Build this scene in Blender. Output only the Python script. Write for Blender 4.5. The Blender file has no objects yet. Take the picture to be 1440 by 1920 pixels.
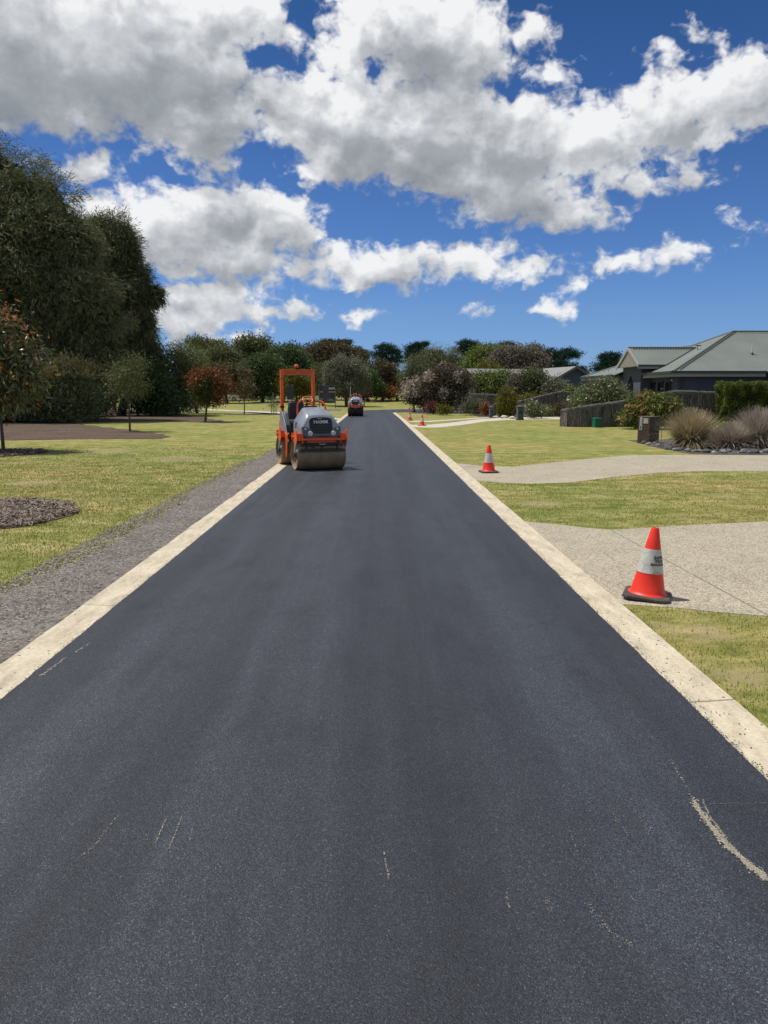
import bpy, bmesh, math, random
import numpy as np
from mathutils import Vector, Matrix, noise as mnoise
R = math.radians
sc = bpy.context.scene
COL = sc.collection

# ------------------------------------------------------------------ camera
H, F = 1.75, 1400.0
PITCH = math.atan(222 / F); YAW = math.atan(18 / F)
cam_d = bpy.data.cameras.new('camera'); cam = bpy.data.objects.new('camera', cam_d); COL.objects.link(cam)
cam_d.sensor_fit = 'VERTICAL'; cam_d.sensor_height = 36; cam_d.lens = 36 * F / 1920
cam_d.clip_start = 0.1; cam_d.clip_end = 6000
cam.location = (0, 0, H); cam.rotation_euler = (R(90) - PITCH, 0, -YAW)
sc.camera = cam
sc.render.resolution_x, sc.render.resolution_y = 768, 1024
_f = Vector((math.sin(YAW) * math.cos(PITCH), math.cos(YAW) * math.cos(PITCH), -math.sin(PITCH)))
_r = Vector((math.cos(YAW), -math.sin(YAW), 0)); _u = _r.cross(_f)
def ray(px, py): return _f + _r * ((px - 720) / F) - _u * ((py - 960) / F)
def G(px, py, z=0.0):
    d = ray(px, py); t = (z - H) / d.z
    return Vector((d.x * t, d.y * t, z))
def W(px, py, Y):
    d = ray(px, py); t = Y / d.y
    return Vector((d.x * t, Y, H + d.z * t))
def hgt(x, y):
    t = min(max((y - 88) / 70.0, 0), 1)
    return 1.25 * t * t * (3 - 2 * t)

# ------------------------------------------------------------------ sun, sky
SUN_AZ, SUN_EL = R(-70), R(65)
S = Vector((math.sin(SUN_AZ) * math.cos(SUN_EL), math.cos(SUN_AZ) * math.cos(SUN_EL), math.sin(SUN_EL)))
sd = bpy.data.lights.new('sun', 'SUN'); sd.energy = 4.2; sd.angle = R(0.5); sd.color = (1, .95, .87)
sun = bpy.data.objects.new('sun', sd); COL.objects.link(sun); sun.rotation_euler = S.to_track_quat('Z', 'Y').to_euler()
sc.view_settings.view_transform = 'Standard'; sc.view_settings.look = 'None'
sc.view_settings.exposure = 0.0; sc.view_settings.gamma = 1.0
sc.cycles.max_bounces = 6; sc.cycles.transparent_max_bounces = 8
sc.cycles.use_adaptive_sampling = True

def build_world():
    w = bpy.data.worlds.new('World'); sc.world = w; w.use_nodes = True
    nt = w.node_tree; nt.nodes.clear()
    try:
        w.cycles.sampling_method = 'MANUAL'; w.cycles.sample_map_resolution = 512
    except Exception: pass
    # blobs in photo pixels: cx, cy, rx, ry   (turned into azimuth / elevation of the sky)
    blobs = [(-60, 60, 380, 190), (200, 90, 300, 165), (400, 40, 190, 95), (380, 235, 140, 78), (560, 185, 130, 85), (120, 215, 190, 42),
             (655, 70, 95, 95), (760, 70, 150, 120), (870, 100, 85, 110), (640, 240, 160, 110), (800, 250, 180, 110),
             (960, 270, 190, 95), (1110, 260, 110, 85), (1250, 215, 105, 90), (1390, 180, 120, 92), (1210, 325, 140, 42),
             (960, 365, 130, 56), (1060, 400, 105, 42), (930, 400, 60, 22), (880, 330, 170, 55), (300, 430, 150, 82), (420, 400, 120, 72), (520, 425, 105, 66), (170, 400, 75, 42), (420, 485, 190, 48),
             (700, 497, 165, 44), (860, 490, 150, 34), (980, 497, 85, 26), (400, 570, 125, 46), (330, 600, 90, 44), (470, 590, 60, 26),
             (563, 576, 44, 26), (662, 592, 32, 18), (1048, 573, 38, 20), (1175, 488, 54, 24), (1255, 474, 58, 24), (440, 637, 56, 18),
             (165, 308, 76, 28), (998, 60, 42, 36), (1030, 135, 54, 27), (1066, 530, 24, 16), (912, 583, 20, 10), (1398, 427, 26, 14), (1310, 60, 26, 14), (1290, 105, 50, 14), (1225, 105, 20, 10)]
    holes = [(512, 106, 42, 30), (575, 20, 36, 46), (707, 138, 18, 15), (325, 322, 60, 16), (490, 298, 38, 22), (1215, 318, 26, 7)]
    def ae(px, py):
        d = ray(px, py).normalized(); return math.atan2(d.x, d.y), math.asin(d.z)
    g = bpy.data.node_groups.new('cloud_density', 'ShaderNodeTree')
    g.interface.new_socket('Vector', in_out='INPUT', socket_type='NodeSocketVector')
    g.interface.new_socket('Density', in_out='OUTPUT', socket_type='NodeSocketFloat')
    gi = g.nodes.new('NodeGroupInput'); go = g.nodes.new('NodeGroupOutput'); L = g.links.new
    def M(op, a, b=None, c=None, tree=g, clamp=False):
        n = tree.nodes.new('ShaderNodeMath'); n.operation = op; n.use_clamp = clamp
        for i, v in enumerate((a, b, c)):
            if v is None: continue
            if isinstance(v, (int, float)): n.inputs[i].default_value = v
            else: tree.links.new(v, n.inputs[i])
        return n.outputs[0]
    # warp
    nz = g.nodes.new('ShaderNodeTexNoise'); nz.inputs['Scale'].default_value = 16; nz.inputs['Detail'].default_value = 3; nz.inputs['Roughness'].default_value = .58
    L(gi.outputs[0], nz.inputs['Vector']); nz.noise_dimensions = '2D'
    sub = g.nodes.new('ShaderNodeVectorMath'); sub.operation = 'SUBTRACT'; L(nz.outputs['Color'], sub.inputs[0]); sub.inputs[1].default_value = (.5, .5, .5)
    wv = g.nodes.new('ShaderNodeVectorMath'); wv.operation = 'MULTIPLY_ADD'; L(sub.outputs[0], wv.inputs[0]); wv.inputs[1].default_value = (.060, .040, 0); L(gi.outputs[0], wv.inputs[2])
    U = .045
    def dist(px, py, rx, ry):
        """signed distance (in units of U radians) to the rim of an ellipse"""
        a, e = ae(px, py); a2, _ = ae(px + rx, py); _, e2 = ae(px, py - ry)
        ra, re = max(a2 - a, 1e-3), max(e2 - e, 1e-3)
        m = g.nodes.new('ShaderNodeVectorMath'); m.operation = 'MULTIPLY_ADD'; L(wv.outputs[0], m.inputs[0])
        m.inputs[1].default_value = (1 / ra, 1 / re, 0); m.inputs[2].default_value = (-a / ra, -e / re, 0)
        l = g.nodes.new('ShaderNodeVectorMath'); l.operation = 'LENGTH'; L(m.outputs[0], l.inputs[0])
        k = min(ra, re * 1.3) / U
        return M('MULTIPLY_ADD', l.outputs['Value'], k, -k)
    acc = None
    for b in blobs:
        d = dist(*b)
        acc = d if acc is None else M('SMOOTH_MIN', acc, d, .30)
    # clouds outside the picture: broad noise by direction
    nb = g.nodes.new('ShaderNodeTexNoise'); nb.inputs['Scale'].default_value = 3.2; nb.noise_dimensions = '2D'; nb.inputs['Detail'].default_value = 1; L(gi.outputs[0], nb.inputs['Vector'])
    sx = g.nodes.new('ShaderNodeSeparateXYZ'); L(gi.outputs[0], sx.inputs[0])
    out = M('MAXIMUM', M('SUBTRACT', M('ABSOLUTE', sx.outputs[0]), .56), M('SUBTRACT', sx.outputs[1], .54))
    out = M('MULTIPLY', out, 12, clamp=True)
    dn = M('MULTIPLY_ADD', nb.outputs['Fac'], -9, 4.6)
    dn = M('ADD', dn, M('MULTIPLY', M('SUBTRACT', 1.0, out), 9))
    acc = M('MINIMUM', acc, dn)
    dens = M('MULTIPLY', acc, -1.0)
    for h in holes:
        dens = M('MINIMUM', dens, dist(*h))
    mp = g.nodes.new('ShaderNodeVectorMath'); mp.operation = 'MULTIPLY_ADD'; L(gi.outputs[0], mp.inputs[0]); mp.inputs[1].default_value = (1, 1.35, 1)
    wd = g.nodes.new('ShaderNodeVectorMath'); wd.operation = 'MULTIPLY'; L(sub.outputs[0], wd.inputs[0]); wd.inputs[1].default_value = (.035, .035, 0); L(wd.outputs[0], mp.inputs[2])
    n2 = g.nodes.new('ShaderNodeTexNoise'); n2.inputs['Scale'].default_value = 30; n2.noise_dimensions = '2D'; n2.inputs['Detail'].default_value = 4; n2.inputs['Roughness'].default_value = .52
    L(mp.outputs[0], n2.inputs['Vector'])
    vo = g.nodes.new('ShaderNodeTexVoronoi'); vo.feature = 'F1'; vo.voronoi_dimensions = '2D'; vo.inputs['Scale'].default_value = 26; vo.inputs['Detail'].default_value = 2; vo.inputs['Roughness'].default_value = .55; vo.inputs['Lacunarity'].default_value = 2.3
    L(mp.outputs[0], vo.inputs['Vector'])
    dens = M('ADD', dens, M('MULTIPLY', M('SUBTRACT', n2.outputs['Fac'], .42), .95))
    dens = M('ADD', dens, M('MULTIPLY', M('SUBTRACT', .56, vo.outputs['Distance']), .34))
    L(dens, go.inputs[0])
    # main tree
    N = nt.nodes; L2 = nt.links.new
    tc = N.new('ShaderNodeTexCoord'); sp = N.new('ShaderNodeSeparateXYZ'); L2(tc.outputs['Generated'], sp.inputs[0])
    m = lambda *a, **k: M(*a, tree=nt, **k)
    az = m('ARCTAN2', sp.outputs[0], sp.outputs[1]); el = m('ARCSINE', sp.outputs[2])
    def grp(da, de):
        cv = N.new('ShaderNodeCombineXYZ'); L2(m('ADD', az, da), cv.inputs[0]); L2(m('ADD', el, de), cv.inputs[1])
        q = N.new('ShaderNodeGroup'); q.node_tree = g; L2(cv.outputs[0], q.inputs[0]); return q.outputs[0]
    d0 = grp(0, 0)
    u0 = grp(-.008, .019); u1 = grp(-.026, .066)
    up = [m('MAXIMUM', u0, 0.0), m('MAXIMUM', u1, 0.0)]
    nf = N.new('ShaderNodeTexNoise'); nf.noise_dimensions = '2D'; nf.inputs['Scale'].default_value = 75; nf.inputs['Detail'].default_value = 6; nf.inputs['Roughness'].default_value = .60; nf.inputs['Distortion'].default_value = .4
    cf = N.new('ShaderNodeCombineXYZ'); L2(az, cf.inputs[0]); L2(m('MULTIPLY', el, 1.3), cf.inputs[1]); L2(cf.outputs[0], nf.inputs['Vector'])
    fine = m('SUBTRACT', nf.outputs['Fac'], .5)
    dm = m('ADD', d0, m('MULTIPLY', fine, .46))
    mask = N.new('ShaderNodeMapRange'); mask.interpolation_type = 'SMOOTHSTEP'; L2(dm, mask.inputs[0]); mask.inputs[1].default_value = -.14; mask.inputs[2].default_value = .34
    thick = m('ADD', m('MINIMUM', m('MULTIPLY', up[0], .42), .50), m('MINIMUM', m('MULTIPLY', up[1], .38), .85))
    lit = m('MULTIPLY', m('EXPONENT', m('MULTIPLY', thick, -1.0)), .93)
    rel = m('MULTIPLY', m('SUBTRACT', d0, u0), .30)
    rel = m('MAXIMUM', m('MINIMUM', rel, .26), -.16)
    lit = m('ADD', m('ADD', lit, rel), m('MULTIPLY', fine, .22))
    # thin edges stay bright, thick middle gets shade
    n3 = N.new('ShaderNodeTexNoise'); n3.inputs['Scale'].default_value = 9; n3.inputs['Detail'].default_value = 2; n3.noise_dimensions = '2D'
    cv = N.new('ShaderNodeCombineXYZ'); L2(az, cv.inputs[0]); L2(m('MULTIPLY', el, 1.4), cv.inputs[1]); L2(cv.outputs[0], n3.inputs['Vector'])
    lit = m('ADD', lit, m('MULTIPLY', m('SUBTRACT', n3.outputs['Fac'], .53), 1.0), clamp=True)
    cr = N.new('ShaderNodeValToRGB'); L2(lit, cr.inputs[0])
    e = cr.color_ramp.elements; e[0].position = .0; e[0].color = (.27, .295, .33, 1); e[1].position = 1.0; e[1].color = (.89, .895, .905, 1)
    q = e.new(.35); q.color = (.385, .41, .445, 1); q = e.new(.72); q.color = (.63, .65, .68, 1)
    sky = N.new('ShaderNodeTexSky'); sky.sky_type = 'NISHITA'; sky.sun_disc = False; sky.sun_elevation = SUN_EL; sky.sun_rotation = SUN_AZ
    sky.altitude = 0; sky.air_density = 1.0; sky.dust_density = .3; sky.ozone_density = 2.2
    hs = N.new('ShaderNodeMix'); hs.data_type = 'RGBA'; hs.blend_type = 'MULTIPLY'; hs.inputs['Factor'].default_value = 1
    L2(sky.outputs[0], hs.inputs['A'])
    tr = N.new('ShaderNodeValToRGB'); L2(m('MULTIPLY', el, 2.0), tr.inputs[0]); q = tr.color_ramp.elements
    q[0].position = 0; q[0].color = (.40, .62, 1.22, 1); q[1].position = 1; q[1].color = (.17, .36, .60, 1); L2(tr.outputs[0], hs.inputs['B']); q = tr.color_ramp.elements.new(.20); q.color = (.41, .61, 1.0, 1)
    STR = .10
    cs = N.new('ShaderNodeMix'); cs.data_type = 'RGBA'; cs.blend_type = 'MULTIPLY'; cs.inputs['Factor'].default_value = 1
    L2(cr.outputs[0], cs.inputs['A']); cs.inputs['B'].default_value = (1 / STR,) * 3 + (1,)
    mx = N.new('ShaderNodeMix'); mx.data_type = 'RGBA'; L2(mask.outputs[0], mx.inputs['Factor']); L2(hs.outputs['Result'], mx.inputs['A']); L2(cs.outputs['Result'], mx.inputs['B'])
    bg = N.new('ShaderNodeBackground'); bg.inputs['Strength'].default_value = STR; L2(mx.outputs['Result'], bg.inputs[0])
    wo = N.new('ShaderNodeOutputWorld'); L2(bg.outputs[0], wo.inputs[0])
build_world()

# ------------------------------------------------------------------ materials
MATS = {}
def nodes_mat(name):
    m = bpy.data.materials.new(name); m.use_nodes = True
    nt = m.node_tree; b = nt.nodes['Principled BSDF']; return m, nt, b
def nnoise(nt, scale, detail=4, rough=.55, vec=None, kind='Noise', **kw):
    n = nt.nodes.new('ShaderNodeTex' + kind); n.inputs['Scale'].default_value = scale
    if kind == 'Noise':
        n.inputs['Detail'].default_value = detail; n.inputs['Roughness'].default_value = rough
    if vec is not None: nt.links.new(vec, n.inputs['Vector'])
    return n
def nramp(nt, src, stops):
    r = nt.nodes.new('ShaderNodeValToRGB'); nt.links.new(src, r.inputs[0]); e = r.color_ramp.elements
    e[0].position, e[0].color = stops[0][0], tuple(stops[0][1]) + (1,)
    e[1].position, e[1].color = stops[-1][0], tuple(stops[-1][1]) + (1,)
    for p, c in stops[1:-1]:
        q = e.new(p); q.color = tuple(c) + (1,)
    return r.outputs[0]
def nmix(nt, a, b, fac, mode='MIX'):
    m = nt.nodes.new('ShaderNodeMix'); m.data_type = 'RGBA'; m.blend_type = mode
    for k, v in (('A', a), ('B', b), ('Factor', fac)):
        if isinstance(v, (int, float)): m.inputs[k].default_value = v
        elif isinstance(v, tuple): m.inputs[k].default_value = v + (1,)
        else: nt.links.new(v, m.inputs[k])
    return m.outputs['Result']
def nmath(nt, op, a, b=None, clamp=False):
    n = nt.nodes.new('ShaderNodeMath'); n.operation = op; n.use_clamp = clamp
    for i, v in enumerate((a, b)):
        if v is None: continue
        if isinstance(v, (int, float)): n.inputs[i].default_value = v
        else: nt.links.new(v, n.inputs[i])
    return n.outputs[0]
def nbump(nt, b, src, strength, distance):
    n = nt.nodes.new('ShaderNodeBump'); n.inputs['Strength'].default_value = strength; n.inputs['Distance'].default_value = distance
    nt.links.new(src, n.inputs['Height']); nt.links.new(n.outputs[0], b.inputs['Normal'])
def ocoord(nt, scale=(1, 1, 1), rot=0):
    t = nt.nodes.new('ShaderNodeTexCoord'); m = nt.nodes.new('ShaderNodeMapping'); m.inputs['Scale'].default_value = scale; m.inputs['Rotation'].default_value = (0, 0, rot)
    nt.links.new(t.outputs['Object'], m.inputs['Vector']); return m.outputs[0]

def plain(name, col, rough=.5, metal=0., var=.12, scale=8., dirt=None, coat=0., bump=0., spec=.5):
    if name in MATS: return MATS[name]
    m, nt, b = nodes_mat(name); v = ocoord(nt)
    n = nnoise(nt, scale, 5, .6, v)
    lo = tuple(c * (1 - var) for c in col); hi = tuple(min(c * (1 + var), 1) for c in col)
    c = nramp(nt, n.outputs['Fac'], [(.3, lo), (.7, hi)])
    if dirt:
        n2 = nnoise(nt, dirt[1], 6, .7, v); f = nramp(nt, n2.outputs['Fac'], [(dirt[2], (0, 0, 0)), (dirt[2] + .2, (1, 1, 1))])
        c = nmix(nt, c, dirt[0], nmath(nt, 'MULTIPLY', f, dirt[3]))
    nt.links.new(c, b.inputs['Base Color']); b.inputs['Roughness'].default_value = rough; b.inputs['Metallic'].default_value = metal
    b.inputs['Specular IOR Level'].default_value = spec
    if coat: b.inputs['Coat Weight'].default_value = coat; b.inputs['Coat Roughness'].default_value = .15
    if bump: nbump(nt, b, nnoise(nt, scale * 4, 5, .6, v).outputs['Fac'], .6, bump)
    MATS[name] = m; return m
def leafmat(name, cols, rough=.55, trans=.22, spec=.12):
    if name in MATS: return MATS[name]
    m, nt, b = nodes_mat(name)
    a = nt.nodes.new('ShaderNodeAttribute'); a.attribute_name = 'tint'
    n = len(cols); c = nramp(nt, a.outputs['Fac'], [(i / (n - 1), cols[i]) for i in range(n)])
    nt.links.new(c, b.inputs['Base Color']); b.inputs['Roughness'].default_value = rough; b.inputs['Specular IOR Level'].default_value = spec
    tr = nt.nodes.new('ShaderNodeBsdfTranslucent'); nt.links.new(c, tr.inputs['Color'])
    mx = nt.nodes.new('ShaderNodeMixShader'); mx.inputs[0].default_value = trans
    nt.links.new(b.outputs[0], mx.inputs[1]); nt.links.new(tr.outputs[0], mx.inputs[2]); nt.links.new(mx.outputs[0], nt.nodes['Material Output'].inputs[0])
    MATS[name] = m; return m

def mat_asphalt():
    m, nt, b = nodes_mat('asphalt'); v = ocoord(nt)
    st = nnoise(nt, 205, kind='Voronoi', vec=v); sep = nt.nodes.new('ShaderNodeSeparateColor'); nt.links.new(st.outputs['Color'], sep.inputs[0])
    fine = nnoise(nt, 260, 3, .75, v)
    big = nnoise(nt, .8, 4, .6, ocoord(nt, (1.9, .10, 1))); mid = nnoise(nt, 2.5, 6, .7, ocoord(nt, (1, .5, 1)))
    c = nramp(nt, sep.outputs[0], [(0, (.015, .018, .024)), (.45, (.028, .033, .043)), (.80, (.046, .052, .064)), (.975, (.070, .077, .090)), (1.0, (.14, .145, .155))])
    c = nmix(nt, c, nramp(nt, st.outputs['Distance'], [(.25, (1.1, 1.1, 1.1)), (.75, (.55, .55, .56))]), 1.0, 'MULTIPLY')
    c = nmix(nt, c, nramp(nt, fine.outputs['Fac'], [(.30, (.42, .43, .46)), (.7, (1.65, 1.65, 1.65))]), 1.0, 'MULTIPLY')
    c = nmix(nt, c, nramp(nt, big.outputs['Fac'], [(.32, (.70, .70, .72)), (.5, (1, 1, 1)), (.68, (1.34, 1.33, 1.30))]), 1.0, 'MULTIPLY')
    c = nmix(nt, c, nramp(nt, mid.outputs['Fac'], [(.30, (.66, .67, .70)), (.5, (1.0, 1.0, 1.0)), (.75, (1.16, 1.15, 1.13))]), 1.0, 'MULTIPLY')
    lap = nnoise(nt, 1.5, 2, .5, ocoord(nt, (1.0, .012, 1))); lap2 = nnoise(nt, 9, 3, .6, ocoord(nt, (1.0, .03, 1)))
    c = nmix(nt, c, nramp(nt, lap.outputs['Fac'], [(.36, (.80, .80, .81)), (.5, (1.02, 1.02, 1.03)), (.62, (1.24, 1.24, 1.24))]), 1.0, 'MULTIPLY')
    c = nmix(nt, c, nramp(nt, lap2.outputs['Fac'], [(.35, (.92, .92, .92)), (.65, (1.1, 1.1, 1.1))]), 1.0, 'MULTIPLY')
    nt.links.new(c, b.inputs['Base Color'])
    nt.links.new(nramp(nt, big.outputs['Fac'], [(.3, (.50,) * 3), (.7, (.62,) * 3)]), b.inputs['Roughness']); b.inputs['Specular IOR Level'].default_value = .5
    hsum = nmath(nt, 'ADD', nmath(nt, 'ADD', nmath(nt, 'MULTIPLY', st.outputs['Distance'], -.8), nmath(nt, 'MULTIPLY', sep.outputs[1], .9)), nmath(nt, 'MULTIPLY', fine.outputs['Fac'], .9))
    nbump(nt, b, hsum, .75, .0035); return m
WORN = [(*G(1318, 1188)[:2], .34), (*G(1395, 1268)[:2], .26), (*G(1245, 1172)[:2], .16), (*G(1015, 945)[:2], .55), (*G(1330, 1330)[:2], .12), (*G(1360, 930)[:2], .4), (*G(60, 905)[:2], .8), (*G(330, 860)[:2], 1.3), (*G(200, 845)[:2], 1.5), (*G(1120, 930)[:2], .3)]
def mat_grass(name):
    m, nt, b = nodes_mat(name); v = ocoord(nt)
    f = nnoise(nt, 70, 4, .75, ocoord(nt, (1, .6, 1))); md = nnoise(nt, 1.7, 7, .72, v); lg = nnoise(nt, .22, 4, .6, v)
    c = nramp(nt, md.outputs['Fac'], [(.30, (.135, .155, .034)), (.43, (.225, .225, .060)), (.55, (.320, .288, .105)), (.66, (.41, .345, .170)), (.78, (.43, .32, .185))])
    c2 = nramp(nt, lg.outputs['Fac'], [(.32, (.70, .90, .62)), (.5, (.95, .98, .9)), (.66, (1.16, 1.02, 1.12))])
    c = nmix(nt, c, c2, 1.0, 'MULTIPLY')
    c = nmix(nt, c, nramp(nt, f.outputs['Fac'], [(.28, (.55, .58, .48)), (.52, (1, 1, 1)), (.75, (1.45, 1.4, 1.4))]), 1.0, 'MULTIPLY')
    st = nnoise(nt, 1.0, 5, .7, ocoord(nt, (.45, 2.6, 1), .5)); s2 = nnoise(nt, 5, 5, .7, ocoord(nt, (.7, 1.6, 1), -.3))
    c = nmix(nt, c, nramp(nt, st.outputs['Fac'], [(.36, (.74, .82, .66)), (.5, (1, 1, 1)), (.64, (1.28, 1.22, 1.32))]), .9, 'MULTIPLY')
    c = nmix(nt, c, nramp(nt, s2.outputs['Fac'], [(.34, (.68, .76, .60)), (.5, (1, 1, 1)), (.66, (1.3, 1.25, 1.35))]), .9, 'MULTIPLY')
    wn = nnoise(nt, 5, 5, .7, v); acc = None
    for x, y, r in WORN:
        d = nt.nodes.new('ShaderNodeVectorMath'); d.operation = 'DISTANCE'; nt.links.new(v, d.inputs[0]); d.inputs[1].default_value = (x, y, 0)
        q = nmath(nt, 'DIVIDE', d.outputs['Value'], r); acc = q if acc is None else nmath(nt, 'MINIMUM', acc, q)
    k = nmath(nt, 'SUBTRACT', nmath(nt, 'SUBTRACT', 1.0, acc), nmath(nt, 'MULTIPLY', nmath(nt, 'SUBTRACT', wn.outputs['Fac'], .42), 3.2))
    k = nramp(nt, k, [(0, (0, 0, 0)), (.35, (1, 1, 1))])
    c = nmix(nt, c, (.36, .28, .17), nmath(nt, 'MULTIPLY', k, .5))
    nt.links.new(c, b.inputs['Base Color']); b.inputs['Roughness'].default_value = .85; b.inputs['Specular IOR Level'].default_value = .15
    nbump(nt, b, f.outputs['Fac'], .6, .02); return m
def mat_speckle(name, cols, scale, bump=.003, rough=.8, big=(.88, 1.1), bigscale=1.2):
    m, nt, b = nodes_mat(name); v = ocoord(nt)
    vo = nnoise(nt, scale, kind='Voronoi', vec=v); sp = nt.nodes.new('ShaderNodeSeparateColor'); nt.links.new(vo.outputs['Color'], sp.inputs[0])
    c = nramp(nt, sp.outputs[0], [(i / (len(cols) - 1), q) for i, q in enumerate(cols)])
    n = nnoise(nt, bigscale, 6, .65, v)
    c = nmix(nt, c, nramp(nt, n.outputs['Fac'], [(.3, (big[0],) * 3), (.7, (big[1],) * 3)]), 1.0, 'MULTIPLY')
    nt.links.new(c, b.inputs['Base Color']); b.inputs['Roughness'].default_value = rough; b.inputs['Specular IOR Level'].default_value = .3
    nbump(nt, b, nmath(nt, 'MULTIPLY', vo.outputs['Distance'], -1.0), .8, bump); return m
def mat_kerb():
    m, nt, b = nodes_mat('kerb_concrete'); v = ocoord(nt)
    n = nnoise(nt, 3, 6, .7, ocoord(nt, (3, .8, 1))); pit = nnoise(nt, 28, kind='Voronoi', vec=v)
    c = nramp(nt, n.outputs['Fac'], [(.28, (.37, .32, .24)), (.45, (.54, .465, .335)), (.62, (.66, .58, .425)), (.8, (.60, .46, .28))])
    n2 = nnoise(nt, 40, 4, .7, v)
    c = nmix(nt, c, nramp(nt, n2.outputs['Fac'], [(.3, (.8, .8, .8)), (.6, (1.05, 1.05, 1.05))]), 1.0, 'MULTIPLY')
    sp = nt.nodes.new('ShaderNodeSeparateColor'); nt.links.new(pit.outputs['Color'], sp.inputs[0])
    f = nmath(nt, 'MULTIPLY', nmath(nt, 'GREATER_THAN', sp.outputs[0], .80), nmath(nt, 'LESS_THAN', pit.outputs['Distance'], nmath(nt, 'MULTIPLY', sp.outputs[1], .26)))
    c = nmix(nt, c, (.05, .05, .045), f)
    n4 = nnoise(nt, 1.7, 5, .75, ocoord(nt, (4, 1, 1))); c = nmix(nt, c, (.33, .32, .28), nmath(nt, 'MULTIPLY', nramp(nt, n4.outputs['Fac'], [(.58, (0, 0, 0)), (.72, (1, 1, 1))]), .6))
    nt.links.new(c, b.inputs['Base Color']); b.inputs['Roughness'].default_value = .85
    nbump(nt, b, n2.outputs['Fac'], .5, .004); return m
def mat_roof(name, col, ang=0.0):
    m, nt, b = nodes_mat(name); t = nt.nodes.new('ShaderNodeUVMap')
    w = nt.nodes.new('ShaderNodeTexWave'); w.wave_type = 'BANDS'; w.bands_direction = 'X'; w.inputs['Scale'].default_value = 4.2
    nt.links.new(t.outputs[0], w.inputs['Vector'])
    n = nnoise(nt, .7, 5, .6, ocoord(nt)); c = nramp(nt, n.outputs['Fac'], [(.3, tuple(x * .88 for x in col)), (.7, tuple(x * 1.1 for x in col))])
    c = nmix(nt, c, nramp(nt, w.outputs['Fac'], [(0, (.86, .86, .86)), (.4, (1.03, 1.03, 1.03))]), 1.0, 'MULTIPLY')
    nt.links.new(c, b.inputs['Base Color']); b.inputs['Roughness'].default_value = .5
    nbump(nt, b, w.outputs['Fac'], .35, .03); return m

ASPHALT = mat_asphalt(); GRASS = mat_grass('lawn_grass'); KERB = mat_kerb()
DRIVE = mat_speckle('exposed_aggregate', [(.16, .135, .095), (.40, .35, .255), (.53, .465, .345), (.27, .225, .16), (.60, .55, .43)], 75, .003)
GRAVEL = mat_speckle('blue_gravel', [(.058, .051, .046), (.150, .133, .120), (.24, .212, .188), (.105, .090, .080), (.20, .168, .136)], 32, .012, .85, (.75, 1.3), 1.6)
MULCH = mat_speckle('bark_mulch', [(.042, .028, .018), (.10, .068, .046), (.165, .118, .082), (.065, .043, .030)], 24, .02, .9, (.7, 1.25), .6)  # bark brown darkened overall, standing in for tree shade on the grove beds
CHIPS = leafmat('wood_chip', [(.10, .07, .055), (.22, .17, .135), (.36, .30, .26), (.17, .125, .10)], .8, 0.0)
PATH = plain('path_concrete', (.55, .50, .42), .85, var=.14, scale=2)
BARK = plain('bark_brown', (.10, .075, .058), .9, var=.35, scale=6, bump=.02)
BARKG = plain('bark_grey', (.26, .235, .21), .9, var=.3, scale=5, bump=.02)

# ------------------------------------------------------------------ object helpers
def tag(o, label=None, cat=None, group=None, kind=None):
    if label: o['label'] = label
    if cat: o['category'] = cat
    if group: o['group'] = group
    if kind: o['kind'] = kind
    return o
def empty(name, loc, rz=0., label=None, cat=None, group=None):
    o = bpy.data.objects.new(name, None); COL.objects.link(o); o.location = loc; o.rotation_euler = (0, 0, rz); o.empty_display_size = .2
    return tag(o, label, cat, group)
def npmesh(name, V, Fc, mat, parent=None, tint=None, smooth=False):
    """V (n,3), Fc (m,k)"""
    me = bpy.data.meshes.new(name); V = np.asarray(V, np.float32); Fc = np.asarray(Fc, np.int32); k = Fc.shape[1]
    me.vertices.add(len(V)); me.vertices.foreach_set('co', V.ravel())
    me.loops.add(Fc.size); me.loops.foreach_set('vertex_index', Fc.ravel())
    me.polygons.add(len(Fc)); me.polygons.foreach_set('loop_start', np.arange(0, Fc.size, k, dtype=np.int32))
    if smooth: me.polygons.foreach_set('use_smooth', np.ones(len(Fc), bool))
    if tint is not None:
        a = me.attributes.new('tint', 'FLOAT', 'FACE'); a.data.foreach_set('value', np.asarray(tint, np.float32))
    me.update(calc_edges=True); me.materials.append(mat)
    o = bpy.data.objects.new(name, me); COL.objects.link(o); o.parent = parent
    return o
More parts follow.
